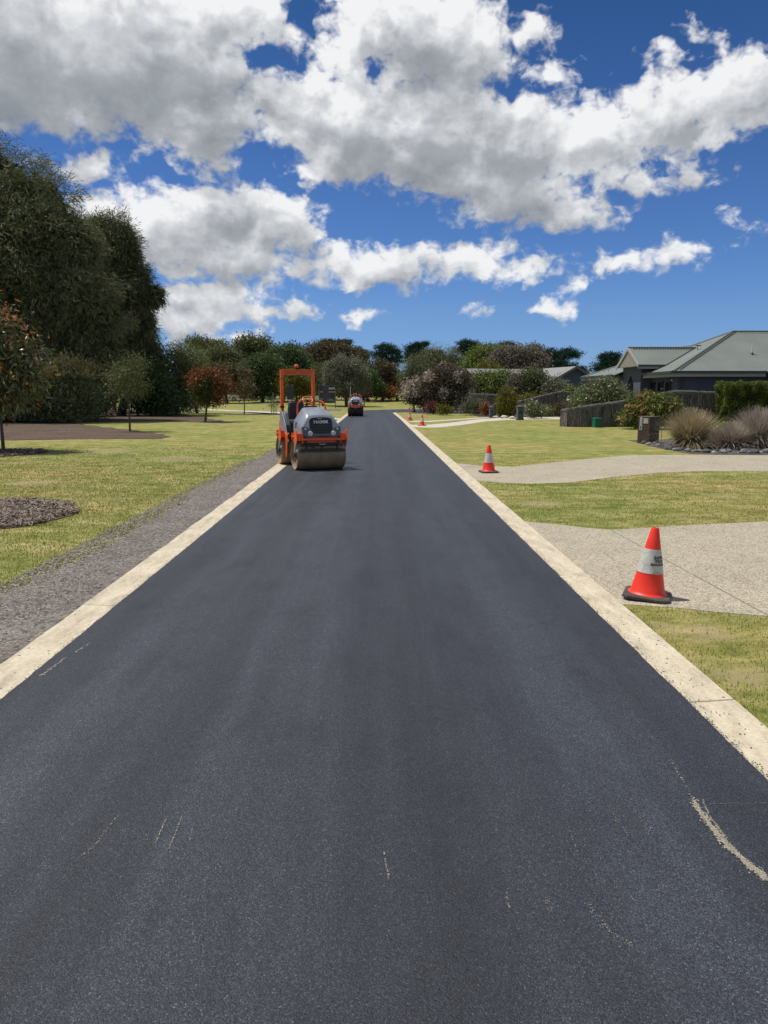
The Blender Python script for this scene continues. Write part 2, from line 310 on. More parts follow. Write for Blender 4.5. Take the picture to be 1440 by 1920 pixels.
class MB:
    def __init__(s): s.bm = bmesh.new()
    def box(s, c, d, rot=None):
        m = Matrix.Translation(c) @ (rot if rot else Matrix.Identity(4)) @ Matrix.Diagonal((d[0], d[1], d[2], 1))
        bmesh.ops.create_cube(s.bm, size=1, matrix=m); return s
    def poly(s, pts):
        s.bm.faces.new([s.bm.verts.new(p) for p in pts]); return s
    def prism(s, pts, off):
        off = Vector(off); a = [s.bm.verts.new(p) for p in pts]; b = [s.bm.verts.new(Vector(p) + off) for p in pts]
        s.bm.faces.new(a[::-1]); s.bm.faces.new(b)
        for i in range(len(a)): s.bm.faces.new((a[i], a[(i + 1) % len(a)], b[(i + 1) % len(a)], b[i]))
        return s
    def loft(s, secs, caps=True):
        rows = [[s.bm.verts.new(p) for p in q] for q in secs]; n = len(rows[0])
        for a, b in zip(rows, rows[1:]):
            for i in range(n): s.bm.faces.new((a[i], a[(i + 1) % n], b[(i + 1) % n], b[i]))
        if caps: s.bm.faces.new(rows[0][::-1]); s.bm.faces.new(rows[-1])
        return s
    def tube(s, pts, r, seg=10, caps=True):
        pts = [Vector(p) for p in pts]; rs = r if isinstance(r, (list, tuple)) else [r] * len(pts); secs = []; prev = None
        for i, p in enumerate(pts):
            t = (pts[min(i + 1, len(pts) - 1)] - pts[max(i - 1, 0)]).normalized()
            x = (prev - t * prev.dot(t)) if prev is not None else (Vector((1, 0, 0)) if abs(t.x) < .9 else Vector((0, 1, 0))).cross(t)
            x.normalize(); prev = x; y = t.cross(x)
            secs.append([p + (x * math.cos(a) + y * math.sin(a)) * rs[i] for a in [2 * math.pi * k / seg for k in range(seg)]])
        return s.loft(secs, caps)
    def lathe(s, prof, axis='Z', seg=40, origin=(0, 0, 0), close=False):
        """prof list of (along, radius)"""
        o = Vector(origin); secs = []
        for h, r in prof:
            row = []
            for k in range(seg):
                a = 2 * math.pi * k / seg; c, d = r * math.cos(a), r * math.sin(a)
                row.append(o + (Vector((c, d, h)) if axis == 'Z' else Vector((h, c, d)) if axis == 'X' else Vector((c, h, d))))
            secs.append(row)
        return s.loft(secs, True)
    def ico(s, c, r, sub=2, sc_=(1, 1, 1)):
        bmesh.ops.create_icosphere(s.bm, subdivisions=sub, radius=r, matrix=Matrix.Translation(c) @ Matrix.Diagonal((*sc_, 1))); return s
    def build(s, name, mat, parent=None, bevel=0., smooth=False, seg=2):
        bmesh.ops.recalc_face_normals(s.bm, faces=s.bm.faces)
        me = bpy.data.meshes.new(name); s.bm.to_mesh(me); s.bm.free(); me.materials.append(mat)
        o = bpy.data.objects.new(name, me); COL.objects.link(o); o.parent = parent
        if smooth:
            me.polygons.foreach_set('use_smooth', np.ones(len(me.polygons), bool))
            me.set_sharp_from_angle(angle=R(38))
        if bevel:
            b = o.modifiers.new('bevel', 'BEVEL'); b.width = bevel; b.segments = seg; b.limit_method = 'ANGLE'; b.angle_limit = R(35)
        return o
def copy_tree(o, parent=None):
    c = o.copy(); COL.objects.link(c); c.parent = parent
    for ch in [x for x in bpy.data.objects if x.parent == o]: copy_tree(ch, c)
    return c
def text_mesh(name, body, size, mat, parent, mapf, bold=.0, align='CENTER'):
    cu = bpy.data.curves.new(name, 'FONT'); cu.body = body; cu.size = size; cu.align_x = align; cu.align_y = 'CENTER'; cu.offset = bold; cu.space_line = .9
    t = bpy.data.objects.new(name, cu); COL.objects.link(t); bpy.context.view_layer.update()
    me = bpy.data.meshes.new_from_object(t.evaluated_get(bpy.context.evaluated_depsgraph_get()))
    bpy.data.objects.remove(t); bpy.data.curves.remove(cu)
    for v in me.vertices: v.co = mapf(v.co.x, v.co.y)
    me.materials.clear(); me.materials.append(mat); o = bpy.data.objects.new(name, me); COL.objects.link(o); o.parent = parent; return o

# ------------------------------------------------------------------ ground, road, kerbs
def build_ground():
    ys = np.concatenate([np.arange(-30, 0, 6.), np.arange(0, 60, 2.), np.arange(60, 180, 4.), np.array([180, 220, 300, 500, 900, 1600, 3000.])])
    xs = np.concatenate([np.array([-3000, -1200, -500, -250.]), np.arange(-150, 151, 6.), np.array([250, 500, 1200, 3000.])])
    V = np.array([(x, y, hgt(x, y)) for y in ys for x in xs]); n = len(xs); Q = []
    for j in range(len(ys) - 1):
        for i in range(n - 1): Q.append((j * n + i, j * n + i + 1, (j + 1) * n + i + 1, (j + 1) * n + i))
    tag(npmesh('ground', V, Q, GRASS, smooth=True), 'mown lawn grass verge and paddock beyond the road', kind='structure')
build_ground()
def sheet(name, pts, z, mat, label=None, dense=0., jitter=0., edge_drop=True):
    """flat outline with a thin real edge down to the ground"""
    P = [Vector((p[0], p[1])) for p in pts]
    if dense:
        Q = []
        for a, b in zip(P, P[1:] + P[:1]):
            n = max(1, int((b - a).length / dense))
            for k in range(n): Q.append(a.lerp(b, k / n))
        P = Q
    if jitter:
        P = [p + Vector((mnoise.noise((p.x * 7, p.y * 7, 3)), mnoise.noise((p.x * 7, p.y * 7, 9)))) * jitter + Vector((mnoise.noise((p.x * 1.3, p.y * 1.3, 3)), mnoise.noise((p.x * 1.3, p.y * 1.3, 9)))) * jitter * 1.5 for p in P]
    b = MB(); vs = [b.bm.verts.new((p.x, p.y, z + hgt(p.x, p.y))) for p in P]; lo = [b.bm.verts.new((p.x, p.y, hgt(p.x, p.y) - .05)) for p in P]
    b.bm.faces.new(vs)
    for i in range(len(vs)): b.bm.faces.new((vs[i], lo[i], lo[(i + 1) % len(vs)], vs[(i + 1) % len(vs)]))
    bmesh.ops.triangulate(b.bm, faces=[f for f in b.bm.faces if len(f.verts) > 4])
    return tag(b.build(name, mat), label, kind='structure')

XL, XR, KW = -2.13, 1.77, .275
# road outline: straight to 66 m, then bends right
def arc(cx, cy, r, a0, a1, n):
    return [(cx + r * math.cos(R(a0 + (a1 - a0) * k / n)), cy + r * math.sin(R(a0 + (a1 - a0) * k / n))) for k in range(n + 1)]
inner = [(XR, -8), (XR, 52), (XR - .06, 62)] + arc(XR + 4.9, 68.5, 5.0, 182, 96, 14) + [(14, 77), (40, 82), (90, 90)]
outer = [(XL, -8), (XL, 70)] + arc(XL + 13, 74, 13, 180, 95, 14) + [(14, 90.5), (40, 97), (90, 107)]
def resample(pl, d):
    out = []
    for a, b in zip(pl, pl[1:]):
        a, b = Vector(a), Vector(b); n = max(1, int((b - a).length / d))
        out += [a.lerp(b, k / n) for k in range(n)]
    return out + [Vector(pl[-1])]
def offset(pl, w):
    out = []
    for i, p in enumerate(pl):
        t = (pl[min(i + 1, len(pl) - 1)] - pl[max(i - 1, 0)]).normalized(); out.append(p + Vector((t.y, -t.x)) * w)
    return out
def wob(p, amp): 
    return Vector((mnoise.noise((p.x * 3, p.y * 3, 1)) * amp * .5 + mnoise.noise((p.x, p.y * 17, 5)) * amp * .5 + mnoise.noise((p.x, p.y * 43, 5)) * amp * .3, 0))
def build_road():
    ri = [p + wob(p, .012) for p in resample(inner, .05 if True else 1) if True]; ro = [p + wob(p, .012) for p in resample(outer, .05)]
    keep = lambda L: [p for i, p in enumerate(L) if p.y < 12 or i % (4 if p.y < 30 else 14) == 0] + [L[-1]]
    ri, ro = keep(ri), keep(ro)
    b = MB(); z = .030
    A = [b.bm.verts.new((p.x, p.y, z + hgt(p.x, p.y))) for p in ri]; B = [b.bm.verts.new((p.x, p.y, z + hgt(p.x, p.y))) for p in ro]
    # fill by walking both edges
    i = j = 0
    while i < len(A) - 1 or j < len(B) - 1:
        fi = i / (len(A) - 1); fj = j / (len(B) - 1)
        if (i < len(A) - 1) and (j == len(B) - 1 or fi <= fj): b.bm.faces.new((A[i], A[i + 1], B[j])); i += 1
        else: b.bm.faces.new((A[i], B[j + 1], B[j])); j += 1
    for Lx in (A, B):
        lo = [b.bm.verts.new(v.co - Vector((0, 0, .035))) for v in Lx]
        for k in range(len(Lx) - 1): b.bm.faces.new((Lx[k], Lx[k + 1], lo[k + 1], lo[k]))
    tag(b.build('road', ASPHALT), 'freshly laid dark asphalt road', kind='structure')
    # kerbs: concrete edge strips cast in lengths, with open joints
    for name, pl, w, joints in (('kerb_right', inner, KW, 1.0), ('kerb_left', outer, -KW, 1.0)):
        P = resample(pl, .25 if True else 1); b = MB()
        Oo = offset(P, w); Ii = offset(P, -.04 * (1 if w > 0 else -1))
        jl = 12 if w > 0 else 14
        k = 0
        while k < len(P) - 1:
            e = min(k + jl, len(P) - 1)
            rows = []
            for q in range(k, e + 1):
                t = .006 if q == k else (-.006 if q == e else 0); dv = (P[min(q + 1, len(P) - 1)] - P[max(q - 1, 0)]).normalized() * t
                a, c = Ii[q] + dv, Oo[q] + dv; zz = hgt(a.x, a.y); m = a.lerp(c, .5)
                if name == 'kerb_left' and a.x < -1.9 and a.y < 75:
                    c = c + Vector((mnoise.noise((c.y * 1.7, 0, 4)) * .022, 0))
                rows.append([(a.x, a.y, zz - .05), (a.x, a.y, zz + .018), (m.x, m.y, zz + .024), (c.x, c.y, zz + .034), (c.x, c.y, zz - .05)])
            b.loft(rows); k = e
        tag(b.build(name, KERB, bevel=.004, seg=1), 'cream concrete kerb strip along the road edge', kind='structure')
build_road()

def PX(l): return [tuple(G(*p)[:2]) for p in l]
sheet('gravel_shoulder', [(XL - .12, -8)] + [(XL - .12, y) for y in (20, 45, 51.2)] + [(-2.95, 51.2), (-3.05, 40), (-3.1, 30), (-3.2, 22), (-3.15, 17), (-3.3, 14), (-3.2, 12), (-3.05, 11), (-3.15, 9.6), (-3.0, 8.6), (-3.2, 7.3), (-3.3, 6), (-3.35, 4), (-3.4, -8)],
      .010, GRAVEL, 'blue grey gravel shoulder beside the kerb', dense=.12, jitter=.09)
sheet('gravel_crossing', PX([(640, 766.5), (640, 771), (560, 771), (560, 768)]), .006, GRAVEL, 'grey gravel patch crossing the verge', dense=1)
sheet('side_crossing', [(-2.42, 46.0), (-2.42, 50.4), (-4.6, 50.8), (-5.2, 46.0)], .006, GRAVEL, 'grey gravel patch by the path')
sheet('footpath', [(-2.42, 51.3), (-2.42, 53.6)] + PX([(600, 781), (522, 772.6), (430, 769.0), (351, 765.4), (230, 761.5)]) + PX([(230, 762.6), (351, 767.2), (430, 770.8), (522, 775.2), (600, 784.5)]), .008, PATH, 'pale concrete footpath across the left lawn')
DA = [(1.80 + KW - .02, None)]
sheet('driveway_near', PX([(972, 977), (1048, 984), (1100, 990), (1144, 994), (1173, 992.5), (1257, 987), (1440, 978), (1700, 964), (1700, 1186), (1440, 1156), (1340, 1148), (1257, 1139.5), (1157, 1133)]), .004, DRIVE, 'pebble concrete driveway nearest the camera', dense=.2)
sheet('driveway_middle', PX([(852, 868), (905, 874), (965, 875), (1023, 869), (1098, 861), (1173, 854.5), (1257, 853), (1440, 853.5), (1750, 855), (1750, 886), (1440, 884), (1319, 883.5), (1236, 886.5), (1152, 894.6), (1073, 905), (994, 907.5), (940, 905.5), (888, 901)]), .004, DRIVE, 'curved pebble concrete driveway', dense=.4)
sheet('driveway_far', PX([(759.5, 794.5), (775, 796.8), (800, 796.8), (846, 792.8), (887.5, 787.3), (939.6, 783.6), (1000, 782.3), (1056, 781.6), (1056, 786.2), (1000, 786.2), (950, 787.8), (908, 790.6), (867, 797), (825, 801.5), (800, 802), (779, 801)]), .008, PATH, 'pale concrete driveway curving to the brush fences')
sheet('garden_path', PX([(750.5, 786.6), (775, 789), (804, 789.2), (846, 786.7), (887.5, 784), (919, 782.4), (919, 783.6), (887.5, 785.6), (846, 788.4), (804, 791.4), (775, 791.2), (754, 789)]), .008, PATH, 'narrow pale concrete path beside the far driveway')
# control joint in the near driveway
a, b_ = G(1146, 995), G(1440, 1155); dv = (b_ - a).normalized(); nv = Vector((-dv.y, dv.x, 0)) * .004
mb = MB(); mb.poly([a + nv + Vector((0, 0, .0075)), a - nv + Vector((0, 0, .0075)), b_ + dv - nv + Vector((0, 0, .0075)), b_ + dv + nv + Vector((0, 0, .0075))])
tag(mb.build('driveway_joint', plain('joint_dark', (.20, .175, .14), .9)), 'saw cut control joint across the near driveway', kind='structure')

def mulch_bed(name, pts, label, mat=MULCH, z=.014, dense=.15, j=.06): return sheet(name, pts, z, mat, label, dense=dense, jitter=j)
def ell(cx, cy, rx, ry, n=26): return [(cx + rx * math.cos(2 * math.pi * k / n), cy + ry * math.sin(2 * math.pi * k / n)) for k in range(n)]
NB = G(-60, 970); MBED = (G(-60, 968).x, 10.75, abs(G(-60, 968).x - G(128, 968).x), 1.55)
mulch_bed('mulch_bed', ell(*MBED), 'round bark mulch bed in the near left lawn')
MT = G(0, 851); mulch_bed('mulch_ring', ell(MT.x - .2, 22.3, 1.35, 1.6), 'mulch ring under the nearest left tree')
mulch_bed('mulch_grove', PX([(-400, 800), (-60, 826), (60, 825), (178, 823), (250, 823.5), (312, 821), (318, 817), (290, 812), (262, 809), (215, 803), (160, 797), (110, 793), (0, 788), (-400, 770)]), 'brown mulch ground in front of the dark grove', dense=.6, j=.3)
mulch_bed('mulch_back', PX([(-400, 772), (0, 790), (110, 792.5), (200, 791.5), (290, 790), (345, 791), (400, 793.5), (430, 793.5), (418, 789), (370, 782), (330, 777), (290, 771), (200, 767), (-400, 760)]), 'brown mulch ground under the dark grove', dense=1.0, j=.3)
mulch_bed('mulch_sapling', ell(*G(459, 777)[:2], 1.7, 2.2), 'mulch ring round the young tree')
mulch_bed('mulch_stake', ell(*G(514, 777.5)[:2], .9, 1.5), 'mulch ring round the staked sapling')
SOIL = mat_speckle('stony_soil', [(.03, .03, .032), (.09, .085, .085), (.15, .14, .135), (.05, .046, .045)], 18, .03, .9)
mulch_bed('garden_bed', PX([(1178, 826), (1200, 831), (1225, 838), (1262, 846), (1300, 851), (1340, 852.5), (1440, 853), (1800, 855), (1800, 812), (1440, 812), (1345, 815), (1290, 822), (1240, 824)]), 'dark stony garden bed along the driveway', SOIL, dense=.5, j=.1)
mulch_bed('far_garden', PX([(895, 782), (919, 782.3), (940, 782.6), (1000, 781.2), (1055, 780.8), (1090, 776), (1000, 771), (900, 772), (800, 772.5), (768, 772), (772, 775), (800, 776), (850, 776), (885, 776)]), 'dark garden soil in front of the far brush fences', SOIL, dense=1.5, j=.2)

# ------------------------------------------------------------------ stuff on the ground: grass blades, chips, gravel stones, dust
def blades(name, rng, pts, hmin, hmax, w, mat, label, lean=.6):
    keep = np.ones(len(pts), bool)
    for x_, y_, r_ in WORN: keep &= ~((np.hypot(pts[:, 0] - x_, pts[:, 1] - y_) < r_ * rng.uniform(.3, 1.1, len(pts))) & (rng.uniform(size=len(pts)) < .75))
    pts = pts[keep]; w = w[keep]
    n = len(pts); p = np.zeros((n, 3)); p[:, :2] = pts; p[:, 2] = .0
    a = rng.uniform(0, 2 * np.pi, n); hh = rng.uniform(hmin, hmax, n); l = rng.uniform(0, lean, n) * hh; b = rng.uniform(0, 2 * np.pi, n)
    dx = np.stack([np.cos(a), np.sin(a), 0 * a], 1) * w[:, None] / 2
    tip = p + np.stack([np.cos(b) * l, np.sin(b) * l, hh], 1)
    V = np.concatenate([p - dx, p + dx, tip], 1).reshape(-1, 3); Fc = np.arange(3 * n).reshape(-1, 3)
    t = np.array([.5 + .55 * mnoise.fractal((x * 1.1, y * 1.1, 0), 1, 2, 4) for x, y in pts]) + rng.uniform(-.28, .28, n)
    o = npmesh(name, V, Fc, mat, tint=np.clip(t, 0, 1)); return tag(o, label, 'grass', kind='stuff')
def in_poly(P, poly):
    x, y = P[:, 0], P[:, 1]; c = np.zeros(len(P), bool); n = len(poly)
    for i in range(n):
        x1, y1 = poly[i]; x2, y2 = poly[(i + 1) % n]
        if y1 == y2: continue
        k = ((y1 > y) != (y2 > y)) & (x < (x2 - x1) * (y - y1) / (y2 - y1) + x1); c ^= k
    return c
rng = np.random.default_rng(5)
GB = leafmat('grass_blade', [(.20, .225, .060), (.28, .285, .085), (.37, .345, .13), (.50, .43, .23)], .75, .35)
nearA = PX([(972, 977), (1048, 984), (1144, 994), (1173, 992.5), (1257, 987), (1440, 978), (1700, 964), (1700, 1186), (1440, 1156), (1340, 1148), (1257, 1139.5), (1157, 1133)])
nearB = PX([(852, 868), (905, 874), (965, 875), (1023, 869), (1098, 861), (1173, 854.5), (1257, 853), (1440, 853.5), (1750, 855), (1750, 886), (1440, 884), (1319, 883.5), (1236, 886.5), (1152, 894.6), (1073, 905), (994, 907.5), (940, 905.5), (888, 901)])
def scatter(n, x0, x1, y0, y1, power=1.6):
    u = rng.uniform(0, 1, n); y = y0 * (y1 / y0) ** (u ** 1.0); return np.stack([rng.uniform(x0, x1, n), y], 1)
P = scatter(170000, -15, -3.0, 5.2, 26); 
edge = np.array([-3.13 + .16 * mnoise.noise((0, y * 1.1, 0)) + .10 * mnoise.noise((3, y * 4, 0)) for y in P[:, 1]])
P = P[(P[:, 0] < edge) & (P[:, 0] > -.62 * P[:, 1] - .5)]
P = P[rng.uniform(size=len(P)) < np.clip((27 - P[:, 1]) / 14, 0, 1)]
P = P[((P[:, 0] - MBED[0]) / MBED[2]) ** 2 + ((P[:, 1] - MBED[1]) / MBED[3]) ** 2 > 1.0]
blades('grass_left', rng, P, .012, .035, .0035 + .00075 * P[:, 1], GB, 'short lawn grass beside the gravel shoulder')
P = scatter(190000, XR + KW + .005, 13, 2.6, 22)
P = P[(P[:, 0] < .66 * P[:, 1] + .6)]; P = P[rng.uniform(size=len(P)) < np.clip((23 - P[:, 1]) / 12, 0, 1)]; P = P[~in_poly(P, nearA) & ~in_poly(P, nearB)]
blades('grass_right', rng, P, .010, .028, .003 + .0007 * P[:, 1], GB, 'short worn lawn grass between the kerb and the driveways')

def flakes(name, rng, P, z0, size, aspect, mat, label, cat, lift=.012, tilt=.5):
    n = len(P); c = np.zeros((n, 3)); c[:, :2] = P; c[:, 2] = z0 + rng.uniform(0, lift, n)
    a = rng.uniform(0, 2 * np.pi, n); L = size * rng.uniform(.4, 1.4, n); Wd = L / aspect
    ti = rng.uniform(-tilt, tilt, n)
    u = np.stack([np.cos(a), np.sin(a), ti], 1) * (L / 2)[:, None]; v = np.stack([-np.sin(a), np.cos(a), rng.uniform(-tilt, tilt, n)], 1) * (Wd / 2)[:, None]
    V = np.stack([c - u - v * .6, c + u * .9 - v, c + u + v * .5, c - u * .8 + v], 1).reshape(-1, 3); Fc = np.arange(4 * n).reshape(-1, 4)
    return tag(npmesh(name, V, Fc, mat, tint=rng.uniform(0, 1, n)), label, cat, kind='stuff')
t = rng.uniform(0, 2 * np.pi, 9000); r = np.sqrt(rng.uniform(0, 1, 9000)) * (1.0 + .05 * np.sin(t * 9))
flakes('bark_chips', rng, np.stack([MBED[0] + MBED[2] * r * np.cos(t), MBED[1] + MBED[3] * r * np.sin(t)], 1), .02, .075, 4.5, CHIPS, 'shredded bark chips piled on the near mulch bed', 'mulch', .05)
t = rng.uniform(0, 2 * np.pi, 2500); r = np.sqrt(rng.uniform(0, 1, 2500))
flakes('bark_chips', rng, np.stack([MT.x - .2 + 1.35 * r * np.cos(t), 22.3 + 1.6 * r * np.sin(t)], 1), .02, .10, 4, CHIPS, 'shredded bark chips under the nearest left tree', 'mulch', .04)
GST = leafmat('gravel_stone', [(.048, .044, .042), (.135, .122, .113), (.24, .215, .19), (.36, .315, .27)], .8, 0)
def pebbles(name, P, size, mat, label, cat, zc=.008):
    n = len(P); s = size * rng.uniform(.4, 1.3, n); c = np.zeros((n, 3)); c[:, :2] = P; c[:, 2] = zc
    a = rng.uniform(0, 6.28, n); q = []
    for k in range(4):
        q.append(c + np.stack([np.cos(a + k * 1.57 + rng.uniform(-.3, .3, n)), np.sin(a + k * 1.57), 0 * a], 1) * s[:, None])
    q.append(c + np.stack([rng.uniform(-.3, .3, n) * s, rng.uniform(-.3, .3, n) * s, s * rng.uniform(.35, .8, n)], 1))
    V = np.stack(q, 1).reshape(-1, 3); i = np.arange(n)[:, None] * 5
    Fc = np.concatenate([i + np.array([[0, 1, 4]]), i + np.array([[1, 2, 4]]), i + np.array([[2, 3, 4]]), i + np.array([[3, 0, 4]])])
    tt = rng.uniform(0, 1, n); return tag(npmesh(name, V, Fc, mat, tint=np.concatenate([tt] * 4)), label, cat, kind='stuff')
P = scatter(30000, -3.45, XL - KW - .03, 3.5, 20); pr = rng.uniform(0, 1, len(P)); P = P[pr < np.clip((-P[:, 0] - 2.42) * 2.5, .15, 1)]
pebbles('gravel_stones', P, .013, GST, 'loose crushed blue stone on the gravel shoulder', 'gravel')
# asphalt crumbs on the kerbs
P = np.concatenate([scatter(420, XR + .01, XR + KW, 2.2, 16), scatter(160, XL - KW, XL, 3.5, 16), np.stack([XR + .004 + np.abs(rng.normal(0, .016, 900)), 2.4 * 8 ** rng.uniform(0, 1, 900)], 1), np.stack([XL - .004 - np.abs(rng.normal(0, .014, 500)), 3.4 * 6 ** rng.uniform(0, 1, 500)], 1)])
pebbles('asphalt_crumbs', P, .0046, plain('crumb_black', (.02, .02, .022), .6), 'small black asphalt crumbs spilt on the kerbs', 'crumbs', .028)

def dust():
    strokes = [([(1300, 1502), (1318, 1528), (1335, 1552), (1352, 1572), (1372, 1592), (1400, 1618), (1437, 1648)], 13, 2000, .0060),
               ([(1318, 1500), (1330, 1530), (1362, 1572)], 6, 160, .004), ([(1255, 1420), (1272, 1450), (1290, 1478), (1298, 1500)], 5, 50, .004), ([(1185, 1340), (1200, 1356)], 2, 12, .003), ([(1218, 1378), (1232, 1392)], 2, 22, .003),
               ([(222, 1528), (195, 1562), (172, 1592), (140, 1612)], 6, 90, .003), ([(312, 1535), (300, 1560), (292, 1582)], 3, 45, .004), ([(341, 1530), (330, 1560), (316, 1592)], 3, 50, .004), ([(362, 1548), (355, 1580)], 3, 24, .003),
               ([(720, 1598), (724, 1620), (729, 1645)], 3, 46, .004), ([(948, 1668), (955, 1702)], 4, 26, .003), ([(1020, 1680), (1036, 1706)], 10, 26, .003), ([(1065, 1550), (1085, 1604)], 4, 36, .0026), ([(1100, 1690), (1140, 1745), (1186, 1776)], 14, 90, .0026),
               ([(1148, 1525), (1175, 1562)], 12, 34, .0025), ([(1200, 1530), (1222, 1562)], 12, 30, .0025), ([(1330, 1507), (1438, 1505)], 2, 60, .0022), ([(168, 1206), (140, 1224)], 3, 60, .006), ([(125, 1232), (76, 1268)], 4, 80, .007), ([(700, 1135), (770, 1137)], 2, 14, .005),
               ([(230, 1560), (300, 1570)], 22, 60, .0024)]
    V, Fc, T = [], [], []
    rr = np.random.default_rng(3)
    for pts, w, n, s in strokes:
        seg = [(Vector(a), Vector(b)) for a, b in zip(pts, pts[1:])]; le = [(b - a).length for a, b in seg]; tot = sum(le)
        for _ in range(n):
            u = rr.uniform(0, tot); k = 0
            while u > le[k] and k < len(le) - 1: u -= le[k]; k += 1
            u += 0; a, b = seg[k]; wv_ = w * (.35 + 1.3 * abs(mnoise.noise((p_ := a.lerp(b, u / le[k])).to_3d() * .045))) ; p = a.lerp(b, u / le[k]) + Vector(rr.normal(0, wv_ * .36, 2))
            g = G(p.x, p.y, .0325); an = rr.uniform(0, 6.28); q = s * rr.uniform(.25, 1.25) * (.62 if n > 500 else .80); i = len(V); m = rr.integers(4, 7)
            for c in range(m): V.append((g.x + q * math.cos(an + c * 6.28 / m) * rr.uniform(.6, 1.2), g.y + q * 1.3 * math.sin(an + c * 6.28 / m) * rr.uniform(.6, 1.2), .0325 + rr.uniform(0, .0015)))
            Fc.append(list(range(i, i + m))); T.append((.85 if n > 500 else .72) * rr.uniform(.3, 1.25))
    me = bpy.data.meshes.new('stone_dust'); me.from_pydata(V, [], Fc); at = me.attributes.new('tint', 'FLOAT', 'FACE'); at.data.foreach_set('value', np.clip(np.array(T, np.float32), 0, 1)); me.materials.append(leafmat('dust_pale', [(.12, .115, .105), (.25, .23, .19), (.42, .37, .28)], .9, 0)); o = bpy.data.objects.new('stone_dust', me); COL.objects.link(o)
    tag(o, 'streaks of pale stone dust scuffed onto the fresh asphalt', 'dust', kind='stuff')
dust()

# ------------------------------------------------------------------ foliage
def unit(n, rg):
    v = rg.normal(size=(n, 3)); return v / np.linalg.norm(v, axis=1)[:, None]
def foliage(rg, lobes, count, size, aspect=2.2, droop=.2, out=.6, clump=.0, per=14, core=.18, bulge=.16, tintf=None, shell=.16, cs=1.5):
    """lobes: (cx,cy,cz,rx,ry,rz) arrays -> leaf quads as V,F,tint"""
    L = np.array(lobes, float); rad = L[:, 3:]; area = (rad[:, 0] * rad[:, 2] + rad[:, 0] * rad[:, 1] + rad[:, 1] * rad[:, 2]); pr = area / area.sum()
    nc = max(8, count // per); k = rg.choice(len(L), nc * 2, p=pr); d = unit(nc * 2, rg)
    ph = rg.uniform(0, 6.28, (len(L), 6)); 
    lump = 1 + bulge * (np.sin(d[:, 0] * 5 + ph[k, 0]) * np.sin(d[:, 2] * 6 + ph[k, 1]) + .6 * np.sin(d[:, 1] * 9 + ph[k, 2]) * np.sin(d[:, 0] * 10 + ph[k, 3]))
    rf = (1 - np.abs(rg.normal(0, shell, nc * 2))) * lump
    c = L[k, :3] + d * rad[k] * rf[:, None]
    keep = np.ones(len(c), bool)
    for j in range(len(L)):
        q = np.linalg.norm((c - L[j, :3]) / rad[j], axis=1); keep &= ~((q < .78) & (k != j) & (rg.uniform(size=len(c)) < .85))
    c, d = c[keep][:nc], d[keep][:nc]
    ct = rg.uniform(0, 1, len(c)); n = len(c) * per
    ci = np.repeat(np.arange(len(c)), per); cl = clump if clump else size * 1.6
    p = c[ci] + rg.normal(0, cl, (n, 3)) * np.array([1, 1, .8]); nn = d[ci]
    ax = nn * out + unit(n, rg) * .75 + np.array([0, 0, -droop * 1.5]); ax /= np.linalg.norm(ax, axis=1)[:, None]
    side = np.cross(ax, unit(n, rg)); side /= np.linalg.norm(side, axis=1)[:, None] + 1e-9
    s = size * rg.uniform(.6, 1.35, n); a = ax * s[:, None]; b = side * (s / aspect / 2)[:, None]
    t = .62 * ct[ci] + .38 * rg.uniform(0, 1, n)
    if tintf is not None: t = tintf(p, t)
    V = [np.stack([p, p + a * .45 + b, p + a, p + a * .45 - b], 1)]; T = [t]
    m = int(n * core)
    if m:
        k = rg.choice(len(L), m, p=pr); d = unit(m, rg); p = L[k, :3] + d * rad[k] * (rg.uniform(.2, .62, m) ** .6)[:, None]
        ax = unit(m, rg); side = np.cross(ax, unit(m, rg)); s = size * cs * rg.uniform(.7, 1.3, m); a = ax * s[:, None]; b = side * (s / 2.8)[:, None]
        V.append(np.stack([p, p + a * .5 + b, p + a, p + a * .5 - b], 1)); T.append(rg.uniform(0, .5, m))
    V = np.concatenate(V).reshape(-1, 3); T = np.concatenate(T); return V, np.arange(len(V)).reshape(-1, 4), np.clip(T, 0, 1)
def lobes_px(lst, Y, depth=1.0):
    """photo-traced crown lobes set at their true distance; returns world ellipsoids"""
    out = []
    for i, l in enumerate(lst):
        px, py, rx, ry = l[:4]; dy = l[4] if len(l) > 4 else 0
        c = W(px, py, Y + dy); s = (Y + dy) / F
        out.append((c.x, c.y, c.z, rx * s, max(rx, ry * .7) * s * depth, ry * s))
    return out
def limbs(base, lobes, r0, mat, root, rg, name='trunk', fork=.35, lean=0., seg=8, twist=.25):
    b = MB(); base = Vector(base); top = Vector(np.mean([l[:3] for l in lobes], axis=0)); zf = base.z + (min(l[2] - l[5] * .6 for l in lobes) - base.z) * .8
    zf = max(zf, base.z + (top.z - base.z) * fork); fk = Vector((base.x + (top.x - base.x) * .35 + lean, base.y + (top.y - base.y) * .35, zf))
    mid = base.lerp(fk, .5) + Vector((rg.uniform(-1, 1), rg.uniform(-1, 1), 0)) * twist * r0 * 2
    b.tube([base - Vector((0, 0, .1)), base + Vector((0, 0, r0 * .6)), mid, fk], [r0 * 1.35, r0 * 1.05, r0 * .85, r0 * .7], seg)
    for l in lobes:
        c = Vector(l[:3]); q = fk.lerp(c, .5) + Vector(rg.uniform(-.12, .12, 3)) * (c - fk).length
        b.tube([fk - Vector((0, 0, r0 * .3)), q, c + Vector((0, 0, l[5] * .45))], [r0 * .55, r0 * .32, r0 * .1], 6)
    return b.build(name, mat, root, smooth=True)
